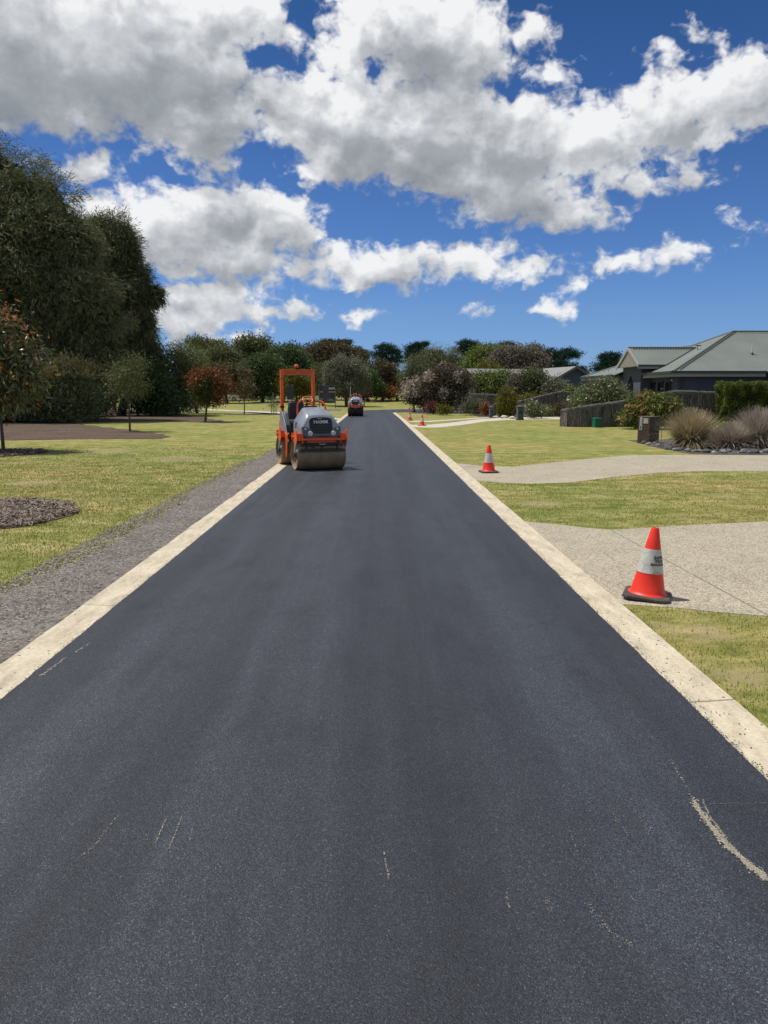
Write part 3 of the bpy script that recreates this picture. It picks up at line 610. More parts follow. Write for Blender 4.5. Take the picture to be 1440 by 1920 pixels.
def tree(name, label, cat, basepx, Y, lst, mat, count, size, r0=.15, bark=BARK, seed=1, group=None, depth=1.0, fork=.35, bx=None, trunk=True, **kw):
    rg = np.random.default_rng(seed); lob = lobes_px(lst, Y, depth)
    gx = W(basepx, 738, Y).x; base = (gx, Y, hgt(gx, Y))
    root = empty(name, base, 0, label, cat, group); o3 = np.array(base)
    lob = [tuple(np.array(l) - np.array([*o3, 0, 0, 0])) for l in lob]
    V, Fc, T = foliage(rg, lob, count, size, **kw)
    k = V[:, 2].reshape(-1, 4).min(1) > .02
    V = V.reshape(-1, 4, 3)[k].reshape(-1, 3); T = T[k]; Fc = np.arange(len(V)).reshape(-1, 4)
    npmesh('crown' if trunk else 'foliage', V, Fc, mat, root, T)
    if trunk: limbs((0, 0, 0), lob, r0, bark, root, rg, fork=fork)
    else:
        b = MB()
        for _ in range(4):
            a = rg.uniform(0, 6.28); l = lob[rg.integers(len(lob))]; b.tube([(0, 0, -.05), Vector(l[:3]) * .5 + Vector((math.cos(a) * .05, math.sin(a) * .05, 0)), Vector(l[:3])], [r0 * .5, r0 * .35, r0 * .15], 6)
        b.build('stem', bark, root, smooth=True)
    return root
def lm(*c): return [tuple(x) for x in c]
LM = dict(
    sheoak=leafmat('sheoak_needles', [(0.060, 0.077, 0.040), (0.117, 0.137, 0.068), (0.213, 0.218, 0.106), (0.310, 0.286, 0.149)], .6, .15),
    dark=leafmat('dark_leaf', [(0.043, 0.069, 0.029), (0.090, 0.135, 0.052), (0.157, 0.208, 0.073)], .5),
    cypress=leafmat('cypress_leaf', [(0.013, 0.031, 0.023), (0.025, 0.061, 0.040), (0.047, 0.089, 0.055)], .6),
    gum=leafmat('gum_leaf', [(0.068, 0.084, 0.037), (0.140, 0.156, 0.066), (0.236, 0.232, 0.106)], .5),
    green=leafmat('green_leaf', [(0.074, 0.113, 0.030), (0.159, 0.207, 0.053), (0.265, 0.305, 0.086)], .5),
    bright=leafmat('bright_leaf', [(0.065, 0.108, 0.019), (0.143, 0.204, 0.037), (0.259, 0.300, 0.063)], .5),
    grey=leafmat('grey_leaf', [(0.083, 0.093, 0.055), (0.181, 0.185, 0.123), (0.318, 0.308, 0.222)], .55),
    twig=leafmat('twig_leaf', [(0.097, 0.084, 0.058), (0.207, 0.178, 0.129), (0.350, 0.300, 0.227)], .6),
    brown=leafmat('brown_leaf', [(0.055, 0.055, 0.027), (0.126, 0.102, 0.053), (0.219, 0.167, 0.089)], .6),
    redtip=leafmat('redtip_leaf', [(0.039, 0.060, 0.019), (0.078, 0.096, 0.030), (0.130, 0.090, 0.032), (0.285, 0.066, 0.032), (0.428, 0.102, 0.042)], .4),
    lilly=leafmat('lilly_leaf', [(0.043, 0.057, 0.022), (0.097, 0.113, 0.043), (0.186, 0.190, 0.096), (0.335, 0.172, 0.051), (0.422, 0.149, 0.051)], .35, .22, .4),
    banksia=leafmat('banksia_leaf', [(0.063, 0.086, 0.041), (0.140, 0.164, 0.076), (0.241, 0.254, 0.134), (0.600, 0.390, 0.129)], .5),
    flower=leafmat('white_blossom_leaf', [(0.043, 0.052, 0.028), (0.093, 0.092, 0.056), (0.211, 0.138, 0.101), (0.497, 0.414, 0.334), (0.600, 0.575, 0.476)], .6),
    maroon=leafmat('maroon_leaf', [(0.065, 0.026, 0.023), (0.143, 0.054, 0.048), (0.220, 0.096, 0.079)], .5),
    orange=leafmat('orange_leaf', [(0.117, 0.060, 0.021), (0.246, 0.102, 0.032), (0.363, 0.168, 0.053)], .5),
    olive=leafmat('olive_leaf', [(0.074, 0.081, 0.013), (0.162, 0.156, 0.028), (0.270, 0.231, 0.049)], .5),
    hedge=leafmat('hedge_leaf', [(0.040, 0.061, 0.014), (0.109, 0.144, 0.030), (0.238, 0.270, 0.060)], .4),
    laurel=leafmat('laurel_leaf', [(0.061, 0.078, 0.033), (0.164, 0.190, 0.084), (0.355, 0.367, 0.190)], .35, .22, .4),
    grev=leafmat('grevillea_leaf', [(0.048, 0.075, 0.024), (0.105, 0.135, 0.039), (0.193, 0.209, 0.066)], .45),
    bloom=leafmat('grevillea_bloom', [(0.594, 0.220, 0.088), (0.600, 0.420, 0.141), (0.562, 0.500, 0.211)], .5),
    straw=leafmat('straw_blade', [(.15, .13, .06), (.30, .25, .13), (.46, .38, .24), (.46, .37, .27)], .6, .2),
)
needle = dict(aspect=10, droop=.45, out=.85, per=26, core=.30, bulge=.30, shell=.17, cs=1.5)
# big she-oaks on the left
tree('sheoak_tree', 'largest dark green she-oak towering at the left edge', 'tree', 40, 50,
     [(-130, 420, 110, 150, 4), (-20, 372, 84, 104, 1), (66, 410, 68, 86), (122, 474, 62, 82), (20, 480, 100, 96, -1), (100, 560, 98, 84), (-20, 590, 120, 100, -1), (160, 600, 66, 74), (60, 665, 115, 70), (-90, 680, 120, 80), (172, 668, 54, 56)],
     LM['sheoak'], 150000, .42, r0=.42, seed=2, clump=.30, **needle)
tree('sheoak_tree', 'second tall she-oak with drooping branches right of the largest', 'tree', 226, 61,
     [(192, 450, 30, 42), (226, 472, 30, 54), (250, 535, 28, 44), (226, 560, 46, 66), (216, 640, 54, 58), (262, 618, 24, 46), (254, 690, 38, 46), (288, 556, 14, 16), (284, 668, 14, 24)],
     LM['sheoak'], 78000, .42, r0=.35, seed=3, clump=.28, **needle)
for i, (px, Y, r) in enumerate([(196, 70, .16), (214, 74, .13), (232, 68, .12), (262, 66, .12), (176, 66, .14)]):
    tree('grove_tree', ['slender shaded tree in the grove, furthest left of the bare trunks', 'thin shaded grove tree behind the small orange-tipped tree', 'thin shaded grove tree just behind the second she-oak', 'shaded grove tree at the right side of the she-oaks', 'shaded grove tree standing left of the bare trunks'][[0, 1, 2, 3, 4][i]] if i else 'slender shaded tree in the middle of the bare grove trunks', 'tree', px, Y,
         [(px - 4, 690, 20, 22), (px + 8, 672, 18, 24)], LM['dark'], 2600, .3, r0=r, seed=20 + i, group='trunks in the grove')
# dark shrubs in front of the grove
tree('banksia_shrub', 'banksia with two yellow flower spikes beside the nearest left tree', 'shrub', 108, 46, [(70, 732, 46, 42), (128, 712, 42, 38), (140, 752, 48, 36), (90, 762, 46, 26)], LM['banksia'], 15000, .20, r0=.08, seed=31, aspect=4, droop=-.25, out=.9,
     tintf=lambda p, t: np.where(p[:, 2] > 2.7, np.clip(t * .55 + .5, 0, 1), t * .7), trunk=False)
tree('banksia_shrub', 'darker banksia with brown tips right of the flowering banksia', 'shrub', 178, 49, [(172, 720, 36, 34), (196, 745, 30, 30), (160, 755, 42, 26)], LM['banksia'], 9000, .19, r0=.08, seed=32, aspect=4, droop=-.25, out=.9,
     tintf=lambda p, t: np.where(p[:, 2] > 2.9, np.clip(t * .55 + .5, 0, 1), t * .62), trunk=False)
tree('acacia_shrub', 'bright green wattle shrub rising behind the flowering banksia', 'shrub', 112, 48.5, [(108, 672, 30, 22), (84, 660, 24, 24), (100, 700, 38, 30), (100, 740, 40, 40)], LM['green'], 9000, .16, r0=.07, seed=33, aspect=5, trunk=False)
tree('dark_shrub', 'dark dense shrub filling the left edge below the she-oak', 'shrub', -20, 47.5, [(-30, 710, 80, 70), (30, 750, 50, 40), (60, 765, 50, 26), (-90, 740, 70, 50)], LM['dark'], 9000, .26, r0=.08, seed=34, trunk=False)
tree('dark_shrub', 'low dark shrub between the banksias and the bare trunks', 'shrub', 215, 58, [(150, 740, 50, 34), (120, 760, 50, 22)], LM['dark'], 5000, .26, r0=.08, seed=35, trunk=False)
tree('dark_shrub', 'dark bushy shrub under the right side of the she-oaks', 'shrub', 282, 60, [(276, 715, 36, 48), (300, 748, 38, 28), (262, 748, 24, 22)], LM['dark'], 8000, .24, r0=.08, seed=36, trunk=False)
tree('wattle_tree', 'broad green wattle at the right end of the dark grove', 'tree', 330, 63, [(325, 690, 42, 42), (352, 700, 34, 46), (310, 735, 44, 38), (345, 745, 36, 28)], LM['gum'], 17000, .20, r0=.16, seed=37, aspect=4)
tree('wattle_tree', 'light green wattle behind the red-leaved tree', 'tree', 368, 68, [(352, 672, 26, 22), (366, 694, 26, 30), (362, 735, 24, 34)], LM['green'], 8000, .20, r0=.14, seed=38, aspect=4)
# lawn trees on the left
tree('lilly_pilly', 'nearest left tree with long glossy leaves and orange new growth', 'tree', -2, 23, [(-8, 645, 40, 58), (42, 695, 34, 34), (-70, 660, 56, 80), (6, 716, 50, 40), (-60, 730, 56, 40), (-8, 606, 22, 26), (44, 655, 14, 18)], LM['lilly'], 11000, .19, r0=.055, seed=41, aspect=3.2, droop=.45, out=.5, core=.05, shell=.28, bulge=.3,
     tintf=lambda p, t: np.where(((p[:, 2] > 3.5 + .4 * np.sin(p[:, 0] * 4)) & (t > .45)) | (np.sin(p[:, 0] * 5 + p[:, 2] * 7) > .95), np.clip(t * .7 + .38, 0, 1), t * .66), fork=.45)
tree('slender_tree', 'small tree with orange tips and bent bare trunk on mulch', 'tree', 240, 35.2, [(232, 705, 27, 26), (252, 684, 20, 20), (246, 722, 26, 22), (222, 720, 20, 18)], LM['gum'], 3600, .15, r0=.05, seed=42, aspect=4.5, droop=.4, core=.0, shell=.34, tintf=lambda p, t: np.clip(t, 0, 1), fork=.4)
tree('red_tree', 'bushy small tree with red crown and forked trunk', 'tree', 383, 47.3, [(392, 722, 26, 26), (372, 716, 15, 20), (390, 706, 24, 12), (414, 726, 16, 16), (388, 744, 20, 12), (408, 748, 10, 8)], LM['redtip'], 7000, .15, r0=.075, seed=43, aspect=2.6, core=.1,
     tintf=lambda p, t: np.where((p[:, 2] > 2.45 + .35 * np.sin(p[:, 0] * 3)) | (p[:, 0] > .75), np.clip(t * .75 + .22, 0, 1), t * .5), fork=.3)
tree('young_tree', 'thin young tree with sparse bronze leaves beside the footpath', 'tree', 457, 64.3, [(461, 728, 12, 12), (452, 738, 10, 9), (468, 734, 9, 12), (464, 720, 8, 8)], LM['brown'], 900, .17, r0=.05, seed=44, aspect=2.5, core=.03, shell=.35, fork=.4)
# staked sapling
def staked():
    p = W(514, 738, 64); root = empty('staked_sapling', (p.x, p.y, 0), 0, 'young sapling between grey timber stakes left of the orange roller', 'sapling')
    for x, y, h in ((-.12, .1, 1.9), (.14, -.05, 1.5), (-.25, -.1, 1.1)): MB().box((x, y, h / 2 - .05), (.06, .05, h)).build('stake', plain('stake_grey', (.30, .29, .26), .9), root, bevel=.005)
    b = MB().tube([(0, 0, -.05), (.02, 0, .8), (-.03, .02, 1.5)], [.02, .016, .008], 6).build('stem', BARKG, root)
    V, Fc, T = foliage(np.random.default_rng(5), [(0, 0, 1.0, .32, .3, .5), (-.2, 0, .9, .2, .2, .3)], 260, .13, core=0, shell=.4); npmesh('leaves', V, Fc, LM['grey'], root, T)
staked()
# background, left of the road
BGT = 'trees beyond the paddock'
def bg(name, label, base, Y, lst, mat, count, size, **kw): tree(name, label, 'tree', base, Y, lst, mat, int(count * 1.5), size * .75, group=BGT, **{**dict(shell=.22, bulge=.30), **kw})
bg('gum_tree', 'open spreading gum tree with rounded crown on the skyline', 466, 132, [(458, 650, 17, 12), (476, 645, 22, 9), (494, 652, 14, 10), (448, 666, 12, 9), (470, 672, 14, 10), (500, 664, 12, 12), (486, 668, 10, 10)], LM['gum'], 7600, .55, r0=.3, bark=BARKG, seed=51, core=.02, shell=.3)
bg('gum_tree', 'green gum tree left of the open spreading gum', 410, 125, [(400, 672, 20, 16), (420, 668, 18, 14), (436, 676, 14, 14), (385, 680, 14, 14), (430, 692, 26, 16)], LM['gum'], 9000, .5, r0=.3, bark=BARKG, seed=52)
for i, (px, py, rx, lab) in enumerate([(369, 642, 16, 'tall umbrella-topped gum, widest of the flat tops at far left'), (384, 650, 6, 'tiny flat-topped gum just right of the widest flat top'), (397, 648, 7, 'slim flat-topped gum between two smaller flat tops'), (409, 648, 8, 'slim flat-topped gum nearest the open spreading gum'), (421, 656, 6, 'lowest flat-topped gum beside the open spreading gum')]):
    bg('umbrella_gum', lab, px + 1, 150, [(px, py, rx, 4.5), (px + rx * .3, py + 6, rx * .5, 3)], LM['gum'], 900 if i else 1800, .55, r0=.16, bark=BARKG, seed=60 + i, core=0)
bg('bronze_tree', 'brown-leaved tree behind the red-leaved lawn tree', 425, 112, [(420, 708, 26, 22), (446, 712, 20, 20), (400, 712, 20, 18)], LM['brown'], 7000, .42, r0=.25, seed=70)
bg('dense_tree', 'dark dense tree behind the staked sapling', 492, 116, [(480, 700, 22, 26), (500, 690, 22, 24), (515, 705, 24, 28), (492, 722, 26, 22)], LM['dark'], 11000, .42, r0=.3, seed=71)
bg('dense_tree', 'tall dark tree behind the left post of the orange roller frame', 530, 120, [(525, 675, 24, 22), (548, 672, 24, 20), (535, 700, 30, 28), (560, 695, 22, 26)], LM['dark'], 13000, .42, r0=.3, seed=72)
bg('cypress_tree', 'dark cypress top left of the brown-leaved skyline trees', 540, 140, [(528, 660, 14, 5), (546, 657, 16, 5), (540, 666, 22, 7)], LM['cypress'], 4000, .5, r0=.25, seed=73, core=.1)
bg('bronze_tree', 'broad brown-leaved tree rising behind the grey-green round tree', 612, 126, [(585, 664, 22, 16), (610, 656, 24, 14), (640, 660, 24, 16), (664, 674, 20, 20), (600, 684, 30, 24), (650, 690, 34, 26)], LM['brown'], 17000, .42, r0=.3, seed=74)
bg('olive_tree', 'olive-green tree framed inside the orange roller frame', 556, 108, [(555, 712, 20, 18), (545, 726, 18, 16), (568, 726, 16, 16)], LM['olive'], 6500, .33, r0=.2, seed=75)
bg('grey_green_tree', 'round grey-green tree left of the far black roller', 650, 98, [(650, 696, 28, 26), (634, 708, 24, 24), (666, 706, 22, 22), (650, 724, 32, 18), (622, 700, 14, 18)], LM['grey'], 17000, .3, r0=.25, seed=76)
bg('grey_green_tree', 'smaller grey-green tree half hidden by the round grey-green tree', 606, 102, [(602, 704, 18, 20), (612, 724, 18, 18)], LM['gum'], 6000, .3, r0=.2, seed=77)
for i, (b0, Y, l, lab) in enumerate([
    (630, 150, [(614, 643, 11, 4), (628, 646, 12, 4), (646, 643, 12, 4)], 'dark cypress tips poking above the broad brown-leaved tree'),
    (675, 148, [(668, 660, 13, 5), (682, 664, 12, 5), (674, 672, 16, 8)], 'dark cypress just right of the broad brown-leaved tree'),
    (728, 150, [(722, 652, 20, 7), (738, 660, 18, 7), (712, 665, 16, 7), (732, 675, 24, 8), (722, 690, 22, 10)], 'layered dark cypress above the road bend'),
    (780, 152, [(772, 652, 12, 5), (784, 648, 12, 5), (796, 646, 10, 3.5), (782, 660, 22, 6), (776, 672, 24, 8)], 'dark cypress with upswept tips left of the rounded she-oak'),
    (878, 148, [(876, 645, 18, 6), (888, 650, 16, 6), (864, 656, 12, 4.5), (880, 662, 16, 6), (874, 678, 16, 9)], 'flat-topped dark cypress behind the rounded she-oak'),
    (952, 150, [(948, 648, 12, 4), (958, 651, 9, 4)], 'small cypress tip between the green tree and the grey tree'),
    (1040, 138, [(1002, 652, 14, 6), (1022, 662, 22, 8), (1048, 668, 24, 7), (1066, 660, 18, 5), (1076, 666, 14, 5), (1040, 682, 34, 9), (1064, 690, 26, 7), (1086, 694, 18, 6), (1010, 684, 24, 16)], 'widest dark cypress spreading behind the far blue gable'),
    (1142, 134, [(1136, 670, 14, 6), (1150, 668, 14, 6), (1142, 680, 22, 7), (1134, 692, 22, 8)], 'dark cypress between the two houses')]):
    bg('cypress_tree', lab, b0, Y, l, LM['cypress'], 2500 + 1500 * len(l), .30, r0=.32, seed=80 + i, core=.12, droop=-.25, bulge=.5, clump=.24, shell=.3, per=10)
bg('bronze_tree', 'red-brown tree below the layered cypress', 718, 122, [(712, 692, 20, 14), (728, 700, 18, 16), (704, 712, 18, 18), (735, 720, 20, 18)], LM['brown'], 9000, .38, r0=.25, seed=91)
bg('dense_tree', 'shadowy tree behind the far black roller', 690, 118, [(688, 712, 18, 22), (700, 728, 20, 14), (676, 722, 16, 18)], LM['dark'], 7000, .38, r0=.25, seed=92)
bg('dense_tree', 'shadowy tree below the red-brown tree at the bend', 745, 124, [(745, 722, 18, 18), (725, 732, 18, 11), (760, 728, 16, 14)], LM['gum'], 6500, .38, r0=.25, seed=93)
bg('rounded_sheoak', 'large rounded dark she-oak with domed crown beside the bend', 812, 112, [(818, 676, 30, 26), (790, 690, 28, 26), (846, 684, 26, 24), (776, 712, 26, 30), (812, 706, 36, 34), (850, 712, 30, 28), (800, 734, 44, 14), (866, 700, 16, 22)], LM['sheoak'], 34000, .36, r0=.3, seed=94, aspect=5, droop=.5, clump=.4, per=22)
# small lawn trees in the distance
tree('maple_tree', 'tiny orange-brown lawn tree near the road bend', 'tree', 729, 118, [(729, 735, 9, 5), (725, 738, 5, 4), (734, 737, 5, 4)], LM['orange'], 500, .35, r0=.08, seed=95, fork=.2)
tree('maple_tree', 'tiny red-brown lawn tree right of the far black roller', 'tree', 683, 100, [(682, 737, 5, 6), (686, 735, 5, 5), (681, 745, 4, 4)], LM['maroon'], 350, .25, r0=.06, seed=96, fork=.2)
# right side garden
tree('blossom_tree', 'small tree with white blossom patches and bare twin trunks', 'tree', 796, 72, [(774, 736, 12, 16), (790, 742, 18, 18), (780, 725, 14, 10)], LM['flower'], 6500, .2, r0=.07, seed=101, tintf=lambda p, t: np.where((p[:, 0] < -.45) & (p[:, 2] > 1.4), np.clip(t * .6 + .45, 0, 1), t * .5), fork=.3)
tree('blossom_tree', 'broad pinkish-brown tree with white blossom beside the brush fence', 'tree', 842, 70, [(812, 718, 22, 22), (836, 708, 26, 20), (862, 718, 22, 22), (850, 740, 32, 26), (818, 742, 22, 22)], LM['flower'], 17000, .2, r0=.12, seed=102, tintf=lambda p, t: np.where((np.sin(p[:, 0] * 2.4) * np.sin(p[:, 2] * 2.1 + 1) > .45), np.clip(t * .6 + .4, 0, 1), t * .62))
tree('maroon_shrub', 'low maroon-leaved bush under the blossom trees', 'shrub', 813, 63, [(813, 765, 11, 7.5)], LM['maroon'], 1400, .14, r0=.03, seed=103, trunk=False)
tree('small_shrub', 'small yellow-green bush right of the maroon bush', 'shrub', 829, 61, [(829, 767, 8, 7), (838, 769, 6, 5)], LM['olive'], 1000, .13, r0=.03, seed=104, trunk=False)
tree('feathery_shrub', 'feathery grey-green shrub in front of the left brush fence', 'shrub', 884, 61, [(884, 762, 14, 13), (874, 766, 9, 9), (896, 766, 10, 10)], LM['grey'], 2600, .22, r0=.03, seed=105, aspect=8, droop=-.4, out=1, trunk=False)
tree('orange_shrub', 'orange-brown shrub behind the left masonry pillar', 'shrub', 912, 59, [(912, 767, 8, 9)], LM['orange'], 900, .14, r0=.03, seed=106, trunk=False)
tree('conical_shrub', 'yellow-green upright shrub between the two masonry pillars', 'shrub', 950, 57, [(950, 742, 9, 12), (948, 756, 15, 14), (952, 768, 18, 12)], LM['olive'], 5200, .14, r0=.05, seed=107, droop=-.2, trunk=False)
tree('leafy_shrub', 'pale green leafy shrub beside the right masonry pillar', 'shrub', 1002, 53.5, [(1002, 768, 13, 10), (995, 764, 8, 8), (1010, 772, 8, 8)], LM['laurel'], 2200, .15, r0=.03, seed=108, trunk=False)
tree('low_shrub', 'low dark green shrub in front of the sloping brush fence', 'shrub', 1030, 57, [(1030, 770, 13, 7), (1020, 773, 8, 5)], LM['gum'], 1400, .13, r0=.03, seed=109, trunk=False)
tree('low_shrub', 'low bronze shrub at the right end of the far driveway', 'shrub', 1050, 56.5, [(1050, 766, 10, 10)], LM['brown'], 1200, .13, r0=.03, seed=110, trunk=False)
tree('garden_tree', 'pale green garden tree behind the left brush fence', 'tree', 905, 76, [(898, 722, 20, 20), (914, 715, 16, 16), (892, 742, 20, 18)], LM['green'], 8000, .2, r0=.1, seed=111)
tree('garden_tree', 'mid green bushy tree above the conical shrub', 'tree', 942, 75, [(936, 716, 22, 18), (952, 722, 22, 20), (926, 735, 20, 18)], LM['green'], 9000, .2, r0=.1, seed=112)
tree('twiggy_tree', 'grey twiggy tree right of the conical shrub', 'tree', 972, 72, [(968, 722, 20, 22), (980, 735, 18, 20), (985, 712, 14, 14)], LM['twig'], 6000, .22, r0=.1, bark=BARKG, seed=113, aspect=5, shell=.3)
tree('garden_tree', 'dull green tree in front of the far blue gable', 'tree', 1012, 71, [(1000, 710, 20, 18), (1018, 728, 22, 16), (1035, 730, 18, 14)], LM['gum'], 8000, .2, r0=.1, seed=114)
tree('garden_shrub', 'grey-green round shrub beside the blue gable wall', 'shrub', 1046, 69, [(1042, 724, 14, 12), (1032, 732, 12, 10), (1050, 730, 10, 10)], LM['grey'], 3200, .18, r0=.05, seed=115, trunk=False)
tree('garden_shrub', 'bright green low shrub behind the sloping brush fence', 'shrub', 1072, 63.5, [(1066, 734, 10, 5), (1080, 735, 12, 7), (1072, 745, 16, 12)], LM['bright'], 3000, .15, r0=.05, seed=116, trunk=False)
tree('garden_shrub', 'yellow-flowered low shrub between the conical shrub and the sloping fence', 'shrub', 990, 60.5, [(985, 748, 12, 7), (1000, 746, 12, 6), (988, 758, 14, 12)], LM['olive'], 2200, .14, r0=.05, seed=117, trunk=False)
tree('tall_green_tree', 'tall green tree behind the garden, left of the grey-leaved tree', 'tree', 908, 104, [(905, 668, 22, 17), (922, 664, 16, 14), (890, 684, 18, 18), (912, 690, 28, 24)], LM['green'], 13000, .3, r0=.25, seed=118)
tree('tall_green_tree', 'brownish-green tree below the tall green tree', 'tree', 918, 92, [(912, 698, 18, 14), (926, 704, 16, 14)], LM['olive'], 4500, .26, r0=.2, seed=119)
tree('grey_leaved_tree', 'large grey-leaved tree behind the far blue-walled house', 'tree', 968, 96, [(945, 676, 24, 24), (972, 672, 24, 20), (1000, 668, 20, 16), (1008, 686, 18, 18), (950, 698, 24, 20), (985, 694, 28, 22)], LM['twig'], 17000, .27, r0=.25, seed=120)
tree('laurel_bush', 'large rounded bush with pale leaves behind the near brush fence', 'shrub', 1132, 43.2, [(1128, 742, 36, 24), (1136, 728, 20, 14), (1100, 752, 26, 18), (1156, 748, 20, 16), (1138, 764, 46, 18)], LM['laurel'], 14000, .15, r0=.06, seed=121, trunk=False)
g_ = tree('flowering_shrub', 'rounded shrub covered in cream and orange flowers behind the brown letterbox', 'shrub', 1222, 37.4, [(1222, 768, 46, 26), (1190, 780, 24, 18), (1256, 776, 22, 20), (1220, 755, 30, 14)], LM['grev'], 14000, .11, r0=.05, seed=122, trunk=False)
lob = [tuple(np.array(l) - np.array([g_.location.x, g_.location.y, 0, 0, 0, 0])) for l in lobes_px([(1222, 768, 47, 27), (1190, 780, 25, 19), (1256, 776, 23, 21), (1220, 755, 31, 15)], 37.4)]
V, Fc, T = foliage(np.random.default_rng(9), lob, 2300, .10, aspect=1.1, per=8, core=0, shell=.03, clump=.035); T = (np.repeat(np.arange(len(T) // 8 + 1), 8)[:len(T)] * .37) % 1
npmesh('blossom', V, Fc, LM['bloom'], g_, T)
# far wood closing the horizon under the crowns
rg = np.random.default_rng(77); lobs = []
for k in range(110):
    x = -160 + k * 3.3 + rg.uniform(-1, 1); y = rg.uniform(160, 172); z = rg.uniform(2.2, 3.8); lobs.append((x, y, 1.2 + z * .6, rg.uniform(3, 4.5), 3, z))
V, Fc, T = foliage(rg, lobs, 60000, .8, core=.3)
tag(npmesh('far_wood', V, Fc, LM['dark'], None, T), 'dark mass of distant woodland under the skyline trees', 'woodland', kind='stuff')

# clipped hedge
def hedge():
    p0 = W(1366, 738, 38.4); root = empty('clipped_hedge', (p0.x, 38.4, 0), 0, 'square clipped dark green hedge at the right edge', 'hedge')
    rg = np.random.default_rng(3); n = 26000; Wd, D, Hh = 4.6, 1.3, 2.28
    f = rg.choice(4, n, p=[.5, .2, .2, .1]); P = rg.uniform(0, 1, (n, 3)) * np.array([Wd, D, Hh]); N_ = np.zeros((n, 3))
    P[f == 0, 1] = 0; N_[f == 0] = (0, -1, 0); P[f == 1, 2] = Hh; N_[f == 1] = (0, 0, 1); P[f == 2, 0] = 0; N_[f == 2] = (-1, 0, 0); N_[f == 3] = (0, -1, 0)
    lump = np.array([mnoise.noise(Vector(p) * 2.2) for p in P]); P += N_ * (lump * .16 - np.abs(rg.normal(0, .06, n)))[:, None]
    P[:, 0] += .12 * np.sin(P[:, 2] * 2); ax = N_ + unit(n, rg) * .8; ax /= np.linalg.norm(ax, axis=1)[:, None]; sd_ = np.cross(ax, unit(n, rg)); s = .1 * rg.uniform(.6, 1.3, n)
    V = np.stack([P, P + ax * s[:, None] * .5 + sd_ * s[:, None] * .25, P + ax * s[:, None], P + ax * s[:, None] * .5 - sd_ * s[:, None] * .25], 1).reshape(-1, 3)
    npmesh('foliage', V, np.arange(4 * n).reshape(-1, 4), LM['hedge'], root, np.clip(lump * .7 + .5 + rg.uniform(-.2, .2, n), 0, 1))
    b = MB().box((Wd / 2 + .02, D / 2 + .05, Hh / 2 - .1), (Wd - .35, D - .25, Hh - .1)); b.build('branch_core', plain('hedge_core', (.02, .025, .012), .95), root)
hedge()
# ornamental grass tussocks
def tussock(px, Y, h, spread, n, seed, label, mat):
    g = W(px, 738, Y); root = empty('tussock_grass', (g.x, Y, 0), 0, label, 'ornamental grass', 'tussock grasses in the stony bed')
    rg = np.random.default_rng(seed); a = rg.uniform(0, 6.28, n); L = h * rg.uniform(.5, 1.12, n); th = np.abs(rg.normal(0, .62, n)); r0 = rg.uniform(0, .22, n) * spread
    ux, uy = np.cos(a), np.sin(a); w = .007 + .005 * rg.uniform(size=n); pts = []
    for k in range(5):
        t = k / 4; ang = th * (.55 + .75 * t); 
        pts.append(np.stack([ux * (r0 + L * t * np.sin(ang)), uy * (r0 + L * t * np.sin(ang)), L * t * np.cos(ang) * (1 - .12 * t * th)], 1))
    sx, sy = -uy, ux; V = []; Fc = []
    for k in range(5):
        ww = (w * (1 - .75 * k / 4))[:, None] * np.stack([sx, sy, 0 * sx], 1); V += [pts[k] - ww, pts[k] + ww]
    V = np.stack(V, 1).reshape(-1, 3); i = np.arange(n)[:, None] * 10
    Fc = np.concatenate([i + np.array([[2 * k, 2 * k + 1, 2 * k + 3, 2 * k + 2]]) for k in range(4)]); T = np.concatenate([np.clip(rg.uniform(0, 1, n) * .5 + .14 * k, 0, 1) for k in range(4)])
    npmesh('blades', V, Fc, mat, root, T)
STR2 = leafmat('straw_grey_blade', [(.17, .14, .10), (.30, .255, .195), (.44, .37, .30), (.50, .43, .36)], .6, .2)
tussock(1300, 24.2, 1.22, 1.4, 4600, 1, 'large golden-green tussock grass right of the brown letterbox', LM['straw'])
tussock(1378, 23.6, .85, 1.1, 1900, 2, 'greyish tussock grass in the middle of the stony bed', STR2)
tussock(1425, 24.3, 1.28, 1.3, 3600, 3, 'tall grey-brown tussock grass at the right edge', STR2)
tussock(1349, 25.2, .62, .9, 900, 4, 'small dry grey tussock between the two large tussocks', STR2)
# low yellow ground cover
rg = np.random.default_rng(8); lobs = [(G(px, 806).x, 34.5 + rg.uniform(-.6, .6), .12, .6, .5, .22) for px in range(1335, 1440, 9)]
V, Fc, T = foliage(rg, lobs, 3200, .09, aspect=1.4, core=.05, tintf=lambda p, t: t)
k = V[:, 2].reshape(-1, 4).min(1) > .01; V = V.reshape(-1, 4, 3)[k].reshape(-1, 3)
tag(npmesh('flower_cover', V, np.arange(len(V)).reshape(-1, 4), leafmat('yellow_cover', [(.06, .08, .02), (.13, .15, .04), (.40, .33, .09), (.50, .42, .16)], .5), None, T[k]), 'low yellow-flowered ground cover in front of the clipped hedge', 'ground cover', kind='stuff')

